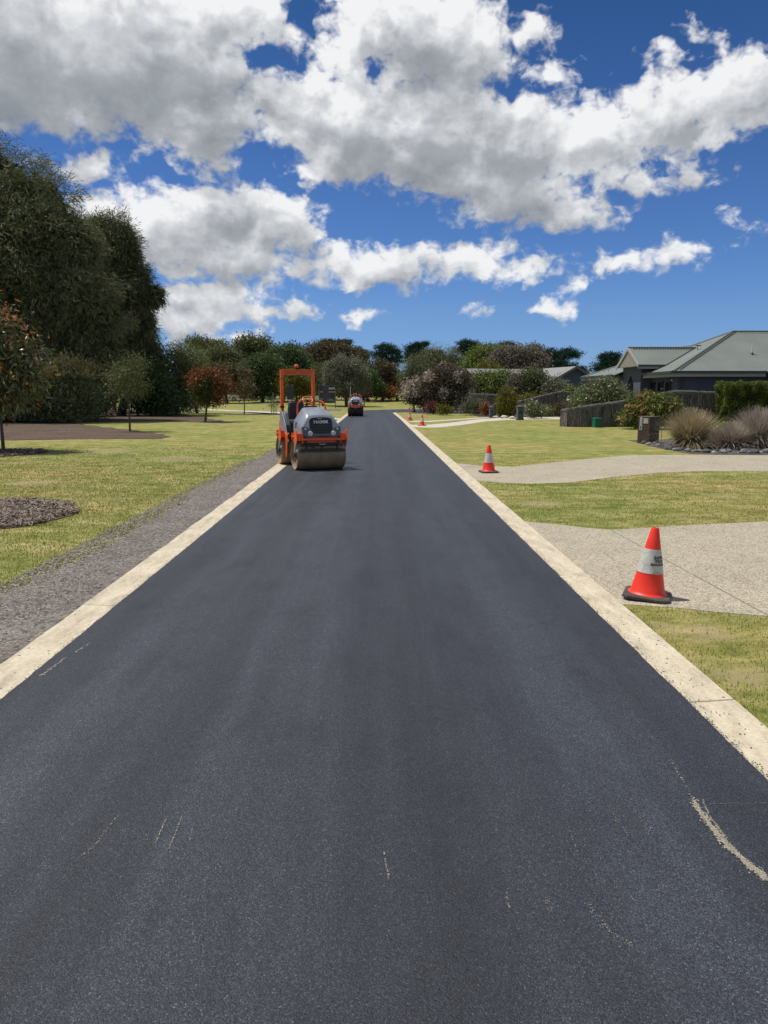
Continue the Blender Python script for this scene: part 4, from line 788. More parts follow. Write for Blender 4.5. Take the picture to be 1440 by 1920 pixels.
# stones
def stones():
    rg = np.random.default_rng(4); mats = [plain('river_stone_grey', (.15, .145, .14), .85, var=.3, scale=9), plain('river_stone_pale', (.25, .235, .21), .85, var=.25, scale=9), plain('river_stone_dark', (.075, .075, .08), .85, var=.3, scale=9)]
    meshes = []
    for m in mats:
        for s in range(2):
            b = MB(); b.ico((0, 0, 0), 1, 3)
            for v in b.bm.verts:
                n = mnoise.noise(v.co * 1.1 + Vector((s * 9, 0, 0))); v.co = v.co * (1 + .28 * n)
            o = b.build('river_stone', m, smooth=True); meshes.append(o.data); bpy.data.objects.remove(o)
    line = [(1200, 832.5), (1225, 838), (1262, 845.5), (1300, 850), (1340, 851.5), (1440, 852)]
    k = 0
    for i in range(78):
        t = rg.uniform(0, 1) ** .9; j = t * (len(line) - 1); a = int(min(j, len(line) - 2)); f = j - a
        px = line[a][0] + (line[a + 1][0] - line[a][0]) * f; py = line[a][1] + (line[a + 1][1] - line[a][1]) * f - abs(rg.normal(0, 3.2)) - .8
        g = G(px, py); s = rg.uniform(.035, .085) if i % 8 else rg.uniform(.09, .13)
        o = bpy.data.objects.new('river_stone', meshes[rg.integers(6)]); COL.objects.link(o); o.location = (g.x, g.y, s * .32 + .012); o.scale = (s * 1.3, s, s * .7); o.rotation_euler = (rg.uniform(-.2, .2), rg.uniform(-.2, .2), rg.uniform(0, 6.28))
        tag(o, 'rounded river stone lying in the bed by the letterbox and tussocks', 'stone', 'river stones edging the garden bed')
    wm = plain('sandstone', (.52, .46, .37), .85, var=.22, scale=5)
    for i, (px, py, w, lab) in enumerate([(929, 780, 7, 'pale boulder right beside the left masonry pillar'), (936, 777.5, 8, 'pale boulder just below the conical shrub on its left'), (945, 780.5, 9, 'long pale boulder in front of the conical shrub'), (958, 777.5, 7, 'pale boulder at the right foot of the conical shrub'), (960, 781.5, 8, 'pale boulder nearest the right masonry pillar on its left'), (984, 778, 9, 'pale orange boulder right of the right masonry pillar'), (1016, 774, 6, 'grey boulder beside the pale leafy shrub')]):
        g = G(px, py + 4.0); s = w / F * g.y * .80; b = MB(); b.ico((0, 0, 0), 1, 3)
        for v in b.bm.verts: v.co *= 1 + .35 * mnoise.noise(v.co * 1.3 + Vector((i * 5, 2, 0)))
        o = b.build('boulder', wm, smooth=True); o.location = (g.x, g.y, s * .28); o.scale = (s, s * .8, s * .5); tag(o, lab, 'boulder', 'boulders along the far driveway')
stones()

# ------------------------------------------------------------------ brush fences
BRUSH = leafmat('brush_twigs', [(.035, .030, .028), (.085, .074, .068), (.18, .16, .145), (.34, .31, .28)], .85, 0)
BCORE = plain('brush_core', (.05, .045, .042), .95)
def brush_fence(label, pts, n, seed, th=.14):
    """pts: (x, y, height)"""
    root = empty('brush_fence', (pts[0][0], pts[0][1], 0), 0, label, 'fence'); o = Vector((pts[0][0], pts[0][1], 0))
    Pp = [Vector((p[0], p[1], p[2])) - o for p in pts]; b = MB(); secs = []
    for i, p in enumerate(Pp):
        t = (Pp[min(i + 1, len(Pp) - 1)] - Pp[max(i - 1, 0)]); t.z = 0; t.normalize(); nn = Vector((t.y, -t.x, 0)) * th / 2
        q = Vector((p.x, p.y, 0)); secs.append([q + nn, q - nn, q - nn + Vector((0, 0, p.z)), q + nn + Vector((0, 0, p.z))])
    b.loft(secs); b.build('fence_panel', BCORE, root)
    rg = np.random.default_rng(seed); L = [(b_ - a_).length for a_, b_ in zip(Pp, Pp[1:])]; cum = np.cumsum([0] + L); u = rg.uniform(0, cum[-1], n)
    k = np.clip(np.searchsorted(cum, u) - 1, 0, len(L) - 1); A = np.array([tuple(p) for p in Pp]); f = ((u - cum[k]) / np.array(L)[k])[:, None]; p = A[k] * (1 - f) + A[k + 1] * f
    t = A[k + 1] - A[k]; t[:, 2] = 0; t /= np.linalg.norm(t, axis=1)[:, None]; nn = np.stack([t[:, 1], -t[:, 0], 0 * u], 1)
    sgn = np.where(rg.uniform(size=n) < .8, 1, -1)[:, None]; ht = p[:, 2]; z0 = rg.uniform(-.3, .9, n) * ht; Ln = rg.uniform(.25, .8, n); z1 = np.minimum(z0 + Ln, ht); z0 = np.maximum(z0, 0)
    base = np.stack([p[:, 0], p[:, 1], z0], 1) + nn * sgn * (th / 2 + rg.uniform(.003, .03, n))[:, None]
    top = base + np.stack([0 * u, 0 * u, z1 - z0], 1) + t * rg.normal(0, .04, n)[:, None]; w = t * (.006 + .006 * rg.uniform(size=n))[:, None]
    V = np.stack([base - w, base + w, top + w * .6, top - w * .6], 1).reshape(-1, 3)
    npmesh('brush_twigs', V, np.arange(4 * n).reshape(-1, 4), BRUSH, root, rg.uniform(0, 1, n))
    # rolled capping: a bundle of twigs along the top
    m = n // 4; u = rg.uniform(0, cum[-1], m); k = np.clip(np.searchsorted(cum, u) - 1, 0, len(L) - 1); f = ((u - cum[k]) / np.array(L)[k])[:, None]; p = A[k] * (1 - f) + A[k + 1] * f; t = A[k + 1] - A[k]; t /= np.linalg.norm(t, axis=1)[:, None]
    an = rg.uniform(0, 6.28, m); nn = np.stack([t[:, 1], -t[:, 0], 0 * u], 1); off = (nn * np.cos(an)[:, None] + np.array([0, 0, 1]) * np.sin(an)[:, None]) * .115; ln = rg.uniform(.12, .35, m)[:, None]; w = np.cross(off / .115, t) * .008
    c = p + off + np.array([0, 0, .02]); e = c + t * ln + rg.normal(0, .012, (m, 3))
    V = np.stack([c - w, c + w, e + w, e - w], 1).reshape(-1, 3); cp = npmesh('capping', V, np.arange(4 * m).reshape(-1, 4), leafmat('capping_twigs', [(.11, .10, .09), (.19, .175, .16), (.29, .27, .25)], .85, 0), root, rg.uniform(0, 1, m))
    MB().tube([q + Vector((0, 0, .02)) for q in Pp], .10, 10).build('capping_roll', plain('capping_core', (.15, .135, .12), .9, var=.25, scale=14), cp)
def fx(px, Y, h): return (W(px, 738, Y).x, Y, h)
brush_fence('nearest brush fence rising in a curve to the clipped hedge', [fx(1062, 42.5, 0.81), fx(1055, 40.6, 0.81), fx(1068, 39.9, 0.85), fx(1095, 39.8, 0.99), fx(1125, 39.8, 1.11), fx(1151, 39.9, 1.20), fx(1195, 40, 1.41), fx(1234, 40.2, 1.63), fx(1262, 40.4, 1.79), fx(1290, 40.5, 1.79), fx(1318, 40.6, 1.75), fx(1366, 40.8, 1.69), fx(1440, 41, 1.69)], 16000, 1)
brush_fence('middle brush fence sloping up behind the far driveway', [fx(972, 59.4, 1.05), fx(979, 58.8, 1.12), fx(1006, 58.9, 1.40), fx(1035, 59, 1.68), fx(1051, 59.2, 1.82), fx(1070, 59.4, 1.78), fx(1092, 59.6, 1.75)], 9000, 2)
brush_fence('left straight brush fence behind the feathery shrub', [fx(882, 66, 1.62), fx(905, 66.2, 1.60), fx(938, 66.5, 1.55)], 6000, 3)
brush_fence('low short brush fence between the left pillar and the conical shrub', [fx(926, 57.6, .82), fx(932, 58.2, .98), fx(942, 59, 1.15)], 1800, 4)

# ------------------------------------------------------------------ pillars, letterbox, green box
def pillar(label, px, py, w, h, mat):
    g = G(px, py); root = empty('masonry_pillar', (g.x, g.y, 0), .1, label, 'pillar')
    MB().box((0, 0, h / 2), (w, w, h)).build('shaft', mat, root, bevel=.01)
    MB().box((0, 0, .05), (w * 1.18, w * 1.18, .14)).build('plinth', mat, root, bevel=.015)
    b = MB().box((0, 0, h + .035), (w * 1.2, w * 1.2, .07)); b.lathe([(h + .07, w * .72), (h + .15, w * .25)], 'Z', 4); b.build('pillar_cap', mat, root, bevel=.01)
    MB().box((0, -w / 2 - .004, h * .62), (w * .55, .01, .12)).build('mail_slot', plain('slot_dark', (.02, .02, .025), .6), root)
SL = plain('pillar_slate', (.075, .085, .105), .8, var=.2, scale=6)
pillar('slate blue pillar on the left side of the far driveway', 921.5, 783.2, .32, .72, SL)
pillar('slate blue pillar on the right side of the far driveway', 974.5, 787.5, .38, .84, SL)
pillar('short grey pillar left of the orange-brown shrub', 904.5, 777.6, .30, .50, plain('pillar_grey', (.24, .23, .21), .85, var=.2, scale=6))
def letterbox():
    g = G(1219, 832); root = empty('timber_letterbox', (g.x + .02, g.y + .28, 0), R(-57), 'brown timber-clad letterbox pillar in the stony bed', 'letterbox')
    wd = plain('timber_brown', (.060, .036, .024), .6, var=.35, scale=7); w, d, h = .50, .52, .93
    MB().box((0, 0, h / 2), (w - .02, d - .02, h)).build('post_core', plain('core_black', (.01, .008, .007), .8), root)
    for i in range(8): MB().box((0, -d / 2 - .004, .06 + i * .115), (w, .02, .108)).build('front_board', wd, root, bevel=.004)
    for s in (-1, 1):
        for i in range(5): MB().box((s * (w / 2 + .004), -d / 2 + .052 + i * .104, h / 2), (.02, .098, h)).build('side_board', wd, root, bevel=.004)
    MB().box((0, 0, h + .012), (w + .05, d + .05, .03)).build('top_board', plain('timber_light', (.15, .105, .07), .7, var=.3), root, bevel=.004)
    pl = MB().box((-.12, -d / 2 - .02, .70), (.11, .012, .46)).build('mail_plate', plain('steel_plate', (.45, .46, .46), .35, .6), root, bevel=.003)
    MB().box((-.12, -d / 2 - .027, .56), (.035, .01, .10)).build('slot', plain('slot_black', (.01, .01, .012), .5), pl)
    MB().box((.08, -d / 2 - .02, .80), (.2, .012, .19)).build('paper_window', plain('paper_grey', (.36, .36, .33), .6, var=.5, scale=20), root, bevel=.003)
    b = MB().tube([(.30, .34, 0), (.30, .34, .58)], .012, 8)
    for zz in (.40, .47, .54): b.tube([(.20, .25, zz), (.40, .43, zz)], .007, 6)
    b.build('garden_tap', plain('tap_metal', (.35, .33, .30), .4, .6), root)
letterbox()
def greenbox():
    g = G(1103, 799); root = empty('green_utility_box', (g.x, 39.2, 0), R(14), 'small green metal utility box before the nearest brush fence', 'utility box')
    gm = plain('green_paint', (.012, .145, .085), .45, var=.1); MB().box((0, 0, .23), (.38, .32, .46)).build('cabinet', gm, root, bevel=.012)
    MB().box((0, 0, .475), (.42, .36, .035)).build('lid', plain('green_pale', (.05, .26, .17), .4, var=.08), root, bevel=.01)
    MB().box((0, -.164, .23), (.31, .008, .34)).build('door', gm, root, bevel=.003)
greenbox()

# ------------------------------------------------------------------ houses
ROOF = mat_roof('roof_grey_green', (.185, .210, .182)); NAVY = plain('wall_charcoal', (.082, .088, .115), .85, var=.08, scale=3)
NAVY2 = plain('wall_navy', (.055, .075, .135), .85, var=.08, scale=3); FASC = plain('fascia_cream', (.36, .345, .305), .6, var=.06); GUT = plain('gutter_dark', (.045, .05, .05), .5); DARKG = plain('dark_glass', (.012, .014, .018), .12, spec=.8)
def roof_mesh(name, faces, mat, parent):
    """faces: list of (pts, eave_dir) ; UV along eave for the ribs"""
    b = MB(); uv = b.bm.loops.layers.uv.new('UVMap')
    for pts, ed in faces:
        ed = Vector(ed).normalized(); f = b.bm.faces.new([b.bm.verts.new(p) for p in pts])
        if f.normal.z < 0 or (f.normal_update() or f.normal.z < 0): f.normal_flip()
        for lp in f.loops: lp[uv].uv = (Vector(lp.vert.co).dot(ed), lp.vert.co.z)
    me = bpy.data.meshes.new(name); b.bm.to_mesh(me); b.bm.free(); me.materials.append(mat); o = bpy.data.objects.new(name, me); COL.objects.link(o); o.parent = parent
    s = o.modifiers.new('solid', 'SOLIDIFY'); s.thickness = .05; s.offset = -1; return o
def house1():
    O = Vector((16.9, 42, 0)); root = empty('charcoal_house', O, 0, 'single-storey charcoal house with grey-green hipped metal roof', 'house')
    v = lambda x, y, z: Vector((x, y, z)) - O
    ze, zr = 2.94, 5.56; X0, Y0 = 16.4, 41.5; w = 5.92; X1 = 40.; ap = (X0 + w, Y0 + w); YB = Y0 + 2 * w
    sl = (zr - ze) / w
    # walls
    b = MB()
    b.box(v((16.9 + 39.4) / 2, 42 + .1, ze / 2), (39.4 - 16.9, .2, ze)); b.box(v(16.9 + .1, (42.2 + 52.8) / 2, ze / 2), (.2, 10.6, ze)); b.box(v(28, 52.9, ze / 2), (22, .2, ze))
    b.build('wall', NAVY, root)
    b = MB(); b.box(v(17.2, 47.8, 1.72), (1.86, 3.4, 3.44)); b.prism([v(16.27, 46.1, 3.44), v(16.27, 49.5, 3.44), v(16.27, 47.8, 4.38)], (1.86, 0, 0)); b.build('porch_wall', NAVY, root)
    b = MB(); b.box(v(16.1 + 4, 57 - .6 - .1, ze / 2), (8, .2, ze)); b.box(v(16.2, (49.5 + 56.3) / 2, ze / 2), (.2, 6.8, ze)); b.build('wing_wall', NAVY, root)
    # main roof: hip
    A = v(X0, Y0, ze); B = v(X1, Y0, ze); C = v(X0, YB, ze); D = v(X1, YB, ze); E = v(*ap, zr); Fp = v(X1 - w, ap[1], zr)
    roof_mesh('roof', [([A, B, Fp, E], (1, 0, 0)), ([C, A, E], (0, 1, 0)), ([D, C, E, Fp], (1, 0, 0)), ([B, D, Fp], (0, 1, 0))], ROOF, root)
    # porch gable
    yc = 47.35; zf, za = 3.45, 4.56; xf = 15.8; ya, yb = 45.3, 49.4
    xr = X0 + (za - ze) / sl; xe = X0 + (zf - ze) / sl
    roof_mesh('gable_roof', [([v(xf, ya, zf), v(xe, ya, zf), v(xr + .1, yc, za), v(xf, yc, za)], (1, 0, 0)), ([v(xf, yb, zf), v(xe, yb, zf), v(xr + .1, yc, za), v(xf, yc, za)], (1, 0, 0))], ROOF, root)
    b = MB()
    for y_ in (ya, yb): b.prism([v(xf - .02, y_, zf - .17), v(xf - .02, y_, zf + .04), v(xf - .02, yc, za + .04), v(xf - .02, yc, za - .17)], (.05, 0, 0))
    b.build('barge_board', FASC, root)
    b = MB(); b.prism([v(xf + .05, ya, zf - .06), v(xf + .05, yb, zf - .06), v(xf + .05, yc, za - .08)], (.4, 0, 0)); b.build('gable_soffit', plain('soffit', (.26, .25, .20), .8), root)
    b = MB(); b.box(v((xf + xe) / 2, ya - .06, zf - .04), (xe - xf, .12, .11)); b.build('porch_gutter', GUT, root); b = MB(); b.box(v((xf + xe) / 2 + .03, ya + .01, zf - .15), (xe - xf, .03, .16)); b.build('porch_fascia', FASC, root)
    # left wing hip
    xw, yw = 15.6, 57.; hw = 5.; zw = 4.80; yn = 49.2
    e1 = v(xw, yn, ze); e2 = v(xw, yw, ze); t1 = v(xw + hw, yw - hw, zw); t2 = v(xw + hw, 45.5, zw); t3 = v(xw, 45.5, ze)
    roof_mesh('wing_roof', [([e1 + Vector((0, 0, .004)), e2, t1, v(xw + hw, yn, zw)], (0, 1, 0)), ([e2, v(xw + 2 * hw, yw, ze), t1], (1, 0, 0)), ([v(xw + 2 * hw, yw, ze), v(xw + 2 * hw, yn, ze), v(xw + hw, yn, zw), t1], (0, 1, 0))], ROOF, root)
    # gutters and fascia
    b = MB(); b.box(v((X0 + 21.6) / 2 - .1, Y0 - .06, ze - .02), (21.6 - X0 + .1, .13, .13)); b.box(v(X0 - .06, (Y0 + 46.1) / 2, ze - .02), (.13, 46.1 - Y0 + .1, .13)); b.box(v(xw - .06, (49.3 + yw) / 2, ze - .02), (.13, yw - 49.3, .13)); b.build('gutter', GUT, root)
    b = MB(); b.box(v((X0 + 21.6) / 2 - .05, Y0 + .01, ze - .17), (21.6 - X0, .03, .19)); b.box(v(X0 + .01, (Y0 + 46.1) / 2, ze - .17), (.03, 46.1 - Y0, .19)); b.box(v(xw + .01, (49.5 + yw) / 2, ze - .17), (.03, yw - 49.5, .19)); b.build('fascia', FASC, root)
    b = MB(); b.box(v((X0 + 21.6) / 2, Y0 + .27, ze - .245), (21.6 - X0, .5, .02)); b.box(v(X0 + .27, (Y0 + 46) / 2, ze - .25), (.5, 4.5, .02)); b.build('soffit', plain('soffit', (.26, .25, .20), .8), root)
    # front right gable
    gx0, gx1, gy = 21.6, 28.6, 40.6; gc = (gx0 + gx1) / 2; gz = ze + (gc - gx0) * .45; ym = Y0 + (gz - ze) / sl
    roof_mesh('front_gable_roof', [([v(gx0, gy, ze + .01), v(gx0, Y0 + .02, ze + .01), v(gc, ym, gz), v(gc, gy, gz)], (0, 1, 0)), ([v(gx1, gy, ze + .01), v(gx1, Y0 + .02, ze + .01), v(gc, ym, gz), v(gc, gy, gz)], (0, 1, 0))], ROOF, root)
    b = MB()
    for x_ in (gx0, gx1): b.prism([v(x_, gy - .03, ze - .22), v(x_, gy - .03, ze + .03), v(gc, gy - .03, gz + .03), v(gc, gy - .03, gz - .2)], (0, .04, 0))
    b.build('front_barge', FASC, root)
    b = MB(); b.prism([v(gx0 + .5, gy + .5, 0), v(gx1 - .5, gy + .5, 0), v(gx1 - .5, gy + .5, ze), v(gc, gy + .5, gz - .25), v(gx0 + .5, gy + .5, ze)], (0, .9, 0)); b.build('front_wall', NAVY, root)
    # ridge and hip caps
    RC = plain('ridge_metal', (.20, .215, .20), .5); b = MB(); up = Vector((0, 0, .03))
    for p, q in ((A, E), (E, Fp), (C, E), (v(xf, yc, za), v(xr, yc, za)), (e2, t1), (t1, v(xw + hw, yn, zw))): b.tube([p + up, q + up], .055, 6)
    b.build('ridge_cap', RC, root)
    b = MB()
    for p, q, dx in ((A, E, Vector((.28, 0, 0))), (E, Fp, Vector((0, -.22, -.07))), (v(xf, yc, za), v(xr, yc, za), Vector((0, -.18, -.10)))):
        L_ = (q - p).length; n = int(L_ / .16)
        for k in range(2, n):
            c = p.lerp(q, k / n) + dx + Vector((0, 0, .045)); b.box(c, (.07, .07, .04))
    b.build('flashing_notch', plain('notch_dark', (.05, .055, .052), .7), root)
    b = MB(); b.tube([v(xe, ya, zf + .03), v(xr, yc, za + .03)], .04, 6); b.build('valley', plain('notch_dark', (.05, .055, .052), .7), root)
    # windows
    for ya_, yb_ in ((45.3, 45.95), (44.1, 44.78), (42.9, 43.58)):
        c = (ya_ + yb_) / 2; f = MB(); d = yb_ - ya_
        for z_ in (1.02, 2.42): f.box(v(16.9 - .03, c, z_), (.09, d + .1, .06))
        for y_ in (ya_, yb_): f.box(v(16.9 - .03, y_, 1.72), (.09, .05, 1.36))
        fo = f.build('window', plain('frame_dark', (.03, .032, .036), .5), root); MB().box(v(16.9 - .012, c, 1.72), (.02, d - .05, 1.34)).build('pane', DARKG, fo)
    y0_, y1_ = 47.35, 48.45; f = MB().prism([v(16.24, y0_, 1.1), v(16.24, y1_, 1.1), v(16.24, y1_, 2.35), v(16.24, (y0_ + y1_) / 2, 2.85), v(16.24, y0_, 2.35)], (.028, 0, 0)); f.build('pointed_window', DARKG, root)
    b = MB().box(v(16.06, 55.0, 1.45), (.06, 1.3, 1.5)); b.build('wing_window', DARKG, root)
    for xx in (19.3, 24.): MB().box(v(xx, 41.985, 1.3), (.035, .03, 2.5)).build('panel_joint', plain('joint_black', (.012, .013, .018), .8), root)
    MB().tube([v(17.15, 41.9, .1), v(17.15, 41.9, 2.6)], .045, 8).build('downpipe', GUT, root); MB().tube([v(16.05, 56.2, .1), v(16.05, 56.2, 2.6)], .045, 8).build('downpipe', FASC, root)
    # flue and roof bits
    fx_, fy_ = 21.9, 43.9; zf_ = ze + (fy_ - Y0) * sl; fl = MB().tube([v(fx_, fy_, zf_ - .05), v(fx_, fy_, zf_ + .55)], .04, 10).build('flue_pipe', plain('flue_white', (.62, .62, .62), .4), root)
    MB().lathe([(-.03, .12), (.1, .05)], 'Z', 12, v(fx_, fy_, zf_)).build('flue_boot', plain('slot_black', (.01, .01, .012), .5), fl)
    MB().tube([v(19.6, 46.0, 4.35), v(19.6, 46.0, 4.62)], .02, 6).box(v(19.6, 45.9, 4.62), (.3, .12, .05)).build('roof_bracket', GUT, root)
    sp = MB().ico(v(16.86, 42.35 + .35, 2.50), .07, 2).build('security_light', plain('lamp_white', (.7, .7, .68), .4), root)
house1()
def house2():
    O = Vector((19.8, 75, 0)); root = empty('blue_gable_house', O, R(14), 'far house with grey roof and dark blue gable wall', 'house')
    ze, zr, hw, L_ = 2.9, 4.42, 2.9, 12.
    b = MB(); b.prism([(-hw + .4, 0, 0), (hw - .4, 0, 0), (hw - .4, 0, ze + .1), (0, 0, zr - .1), (-hw + .4, 0, ze + .1)], (0, L_ - .5, 0)); b.build('gable_wall', NAVY2, root)
    r2 = mat_roof('roof_pale_grey', (.255, .255, .235))
    roof_mesh('roof', [([(-hw, -.5, ze - .03), (-hw, L_, ze - .03), (0, L_, zr), (0, -.5, zr)], (0, 1, 0)), ([(hw, -.5, ze - .03), (hw, L_, ze - .03), (0, L_, zr), (0, -.5, zr)], (0, 1, 0))], r2, root)
    b = MB()
    for s in (-1, 1): b.prism([(s * hw, -.53, ze - .25), (s * hw, -.53, ze), (0, -.53, zr + .03), (0, -.53, zr - .2)], (0, .06, 0))
    b.build('barge_board', plain('barge_dark', (.11, .11, .11), .6), root)
    roof_mesh('wing_roof', [([(-9, 3.0, ze), (-1.5, 3.0, ze), (-.3, 6.2, zr - .1), (-9, 6.2, zr - .1)], (1, 0, 0)), ([(-9, 9.4, ze), (-1.5, 9.4, ze), (-.3, 6.2, zr - .1), (-9, 6.2, zr - .1)], (1, 0, 0))], r2, root)
    b = MB(); b.box((-5.2, 6.2, ze / 2), (7, 5.6, ze)); b.build('wing_wall', NAVY2, root)
    MB().box((-hw - .05, L_ / 2, ze - .08), (.12, L_, .12)).build('gutter', GUT, root)
    MB().box((0, -.03, 1.3), (1.3, .05, 1.1)).build('window', DARKG, root)
house2()
# glimpse of a far pale building beyond the left lawn
def house3():
    g = W(425, 738, 135); root = empty('far_brick_house', (g.x, 135, hgt(0, 135)), .2, 'distant low brown-roofed house behind the red-leaved tree', 'house')
    MB().box((0, 0, 1.3), (9, 6, 2.6)).build('wall', plain('brick_tan', (.28, .2, .14), .9), root)
    MB().loft([[(-5, -3.5, 2.6), (5, -3.5, 2.6), (5, 3.5, 2.6), (-5, 3.5, 2.6)], [(-2.5, -.1, 4.0), (2.5, -.1, 4.0), (2.5, .1, 4.0), (-2.5, .1, 4.0)]]).build('roof', plain('tile_brown', (.25, .17, .13), .9), root)
    for x in (-2.6, 2): MB().box((x, -3.03, 1.4), (1.6, .08, 1.2)).build('window', DARKG, root)
house3()

# ------------------------------------------------------------------ traffic cones
ORANGE = plain('cone_orange', (.90, .038, .014), .45, var=.10, scale=9, dirt=((.35, .10, .06), 12, .62, .45)); REFL = None
def mat_collar():
    m, nt, b = nodes_mat('reflective_collar'); v = ocoord(nt); n = nnoise(nt, 9, 6, .7, v); vo = nnoise(nt, 11, kind='Voronoi', vec=v); vo.feature = 'DISTANCE_TO_EDGE'
    c = nramp(nt, n.outputs['Fac'], [(.3, (.40, .385, .33)), (.55, (.60, .585, .53)), (.75, (.70, .69, .64))])
    c = nmix(nt, c, (.20, .20, .18), nmath(nt, 'MULTIPLY', nmath(nt, 'LESS_THAN', vo.outputs['Distance'], .018), .6)); nt.links.new(c, b.inputs['Base Color']); b.inputs['Roughness'].default_value = .4; return m
REFL = mat_collar(); RUB = plain('cone_rubber', (.060, .050, .042), .75, var=.3, scale=12, dirt=((.22, .17, .12), 7, .5, .5))
def make_cone(label, rot):
    root = empty('traffic_cone', (0, 0, 0), rot, label, 'traffic cone', 'traffic cones by the driveways'); h = .605; rb, rt = .145, .032
    rad = lambda z: rb + (rt - rb) * (z - .035) / (h - .035)
    b = MB(); s = .195; k = .045
    q = [(s - k, -s), (s, -s + k), (s, s - k), (s - k, s), (-s + k, s), (-s, s - k), (-s, -s + k), (-s + k, -s)]
    b.loft([[(x, y, 0) for x, y in q], [(x, y, .022) for x, y in q], [(x * .93, y * .93, .034) for x, y in q]]); b.build('rubber_base', RUB, root, bevel=.004)
    z1, z2 = .220, .425
    MB().lathe([(.030, rb + .025), (.040, rb + .008), (.055, rad(.055)), (z1 - .004, rad(z1)), (z1, rad(z1)), (z2, rad(z2)), (h - .01, rt + .001), (h, rt - .004), (h + .001, rt - .010), (h - .04, rt - .012)], 'Z', 48).build('cone_body', ORANGE, root, smooth=True)
    col = MB().lathe([(z1, rad(z1) - .001), (z1 + .001, rad(z1) + .0022), (z2 - .001, rad(z2) + .0022), (z2, rad(z2) - .001)], 'Z', 48).build('reflective_collar', REFL, root, smooth=True)
    return root, rad, col
INK = plain('print_black', (.02, .02, .025), .6)
c1, rad, col = make_cone('nearest leaning traffic cone with printed white band on the near driveway', 0)
def wrap(a0, zc):
    def f(x, y):
        z = zc + y; r = rad(z) + .0034; a = a0 + x / .10; return Vector((r * math.sin(a), -r * math.cos(a), z))
    return f
RZ1 = R(-24)
for i, (t_, zz, sz) in enumerate((('BARWON', .358, .036), ('TRAFFIC', .328, .036), ('MANAGEMENT', .300, .031))): text_mesh('printed_words', t_, sz, INK, col, wrap(R(62), zz), .0012)
g = G(1213, 1118.5, .008); c1.location = (g.x, g.y, .012); c1.rotation_euler = (R(-1.2), R(3.4), RZ1)
plain_cone, _, _ = make_cone('second traffic cone standing on the curved middle driveway', R(8))
g = G(916, 886); plain_cone.location = (g.x, g.y, .010)
for px, py, rz, lab in ((791.5, 798.5, .6, 'larger of the two distant traffic cones, on the far driveway'), (768.5, 789, .2, 'smaller distant traffic cone beside the narrow garden path')):
    c = copy_tree(plain_cone); g = G(px, py); c.location = (g.x, g.y, .010); c.rotation_euler = (0, 0, rz); c['label'] = lab
c = copy_tree(plain_cone); g = G(776.5, 772.5); c.location = (g.x, g.y, .03); c.rotation_euler = (0, 0, .2); c['label'] = 'farthest traffic cone at the corner of the road bend'

# ------------------------------------------------------------------ rollers
OR = plain('roller_orange', (.86, .105, .014), .38, var=.08, scale=5, dirt=((.30, .12, .06), 6, .60, .5), coat=.3)
ORD = plain('roller_orange_dusty', (.50, .10, .045), .6, var=.12, scale=6); SIL = plain('hood_grey', (.26, .285, .33), .34, .0, var=.07, scale=3, coat=.4)
DG = plain('panel_grey', (.105, .112, .125), .45, var=.1, scale=5); BL = plain('roller_black', (.014, .015, .017), .5, var=.2); SEAT = plain('seat_vinyl', (.018, .019, .024), .45, var=.2)
DRUM = plain('muddy_drum', (.25, .178, .100), .5, .0, var=.25, scale=4, dirt=((.38, .29, .175), 3.5, .45, .75)); TYRE = plain('tyre_rubber', (.013, .013, .014), .7, var=.2)
GLS = plain('lamp_lens', (.66, .65, .58), .15, .0, var=.1); CHR = plain('bright_metal', (.55, .55, .53), .3, .8); WHT = plain('white_print', (.8, .8, .8), .5)
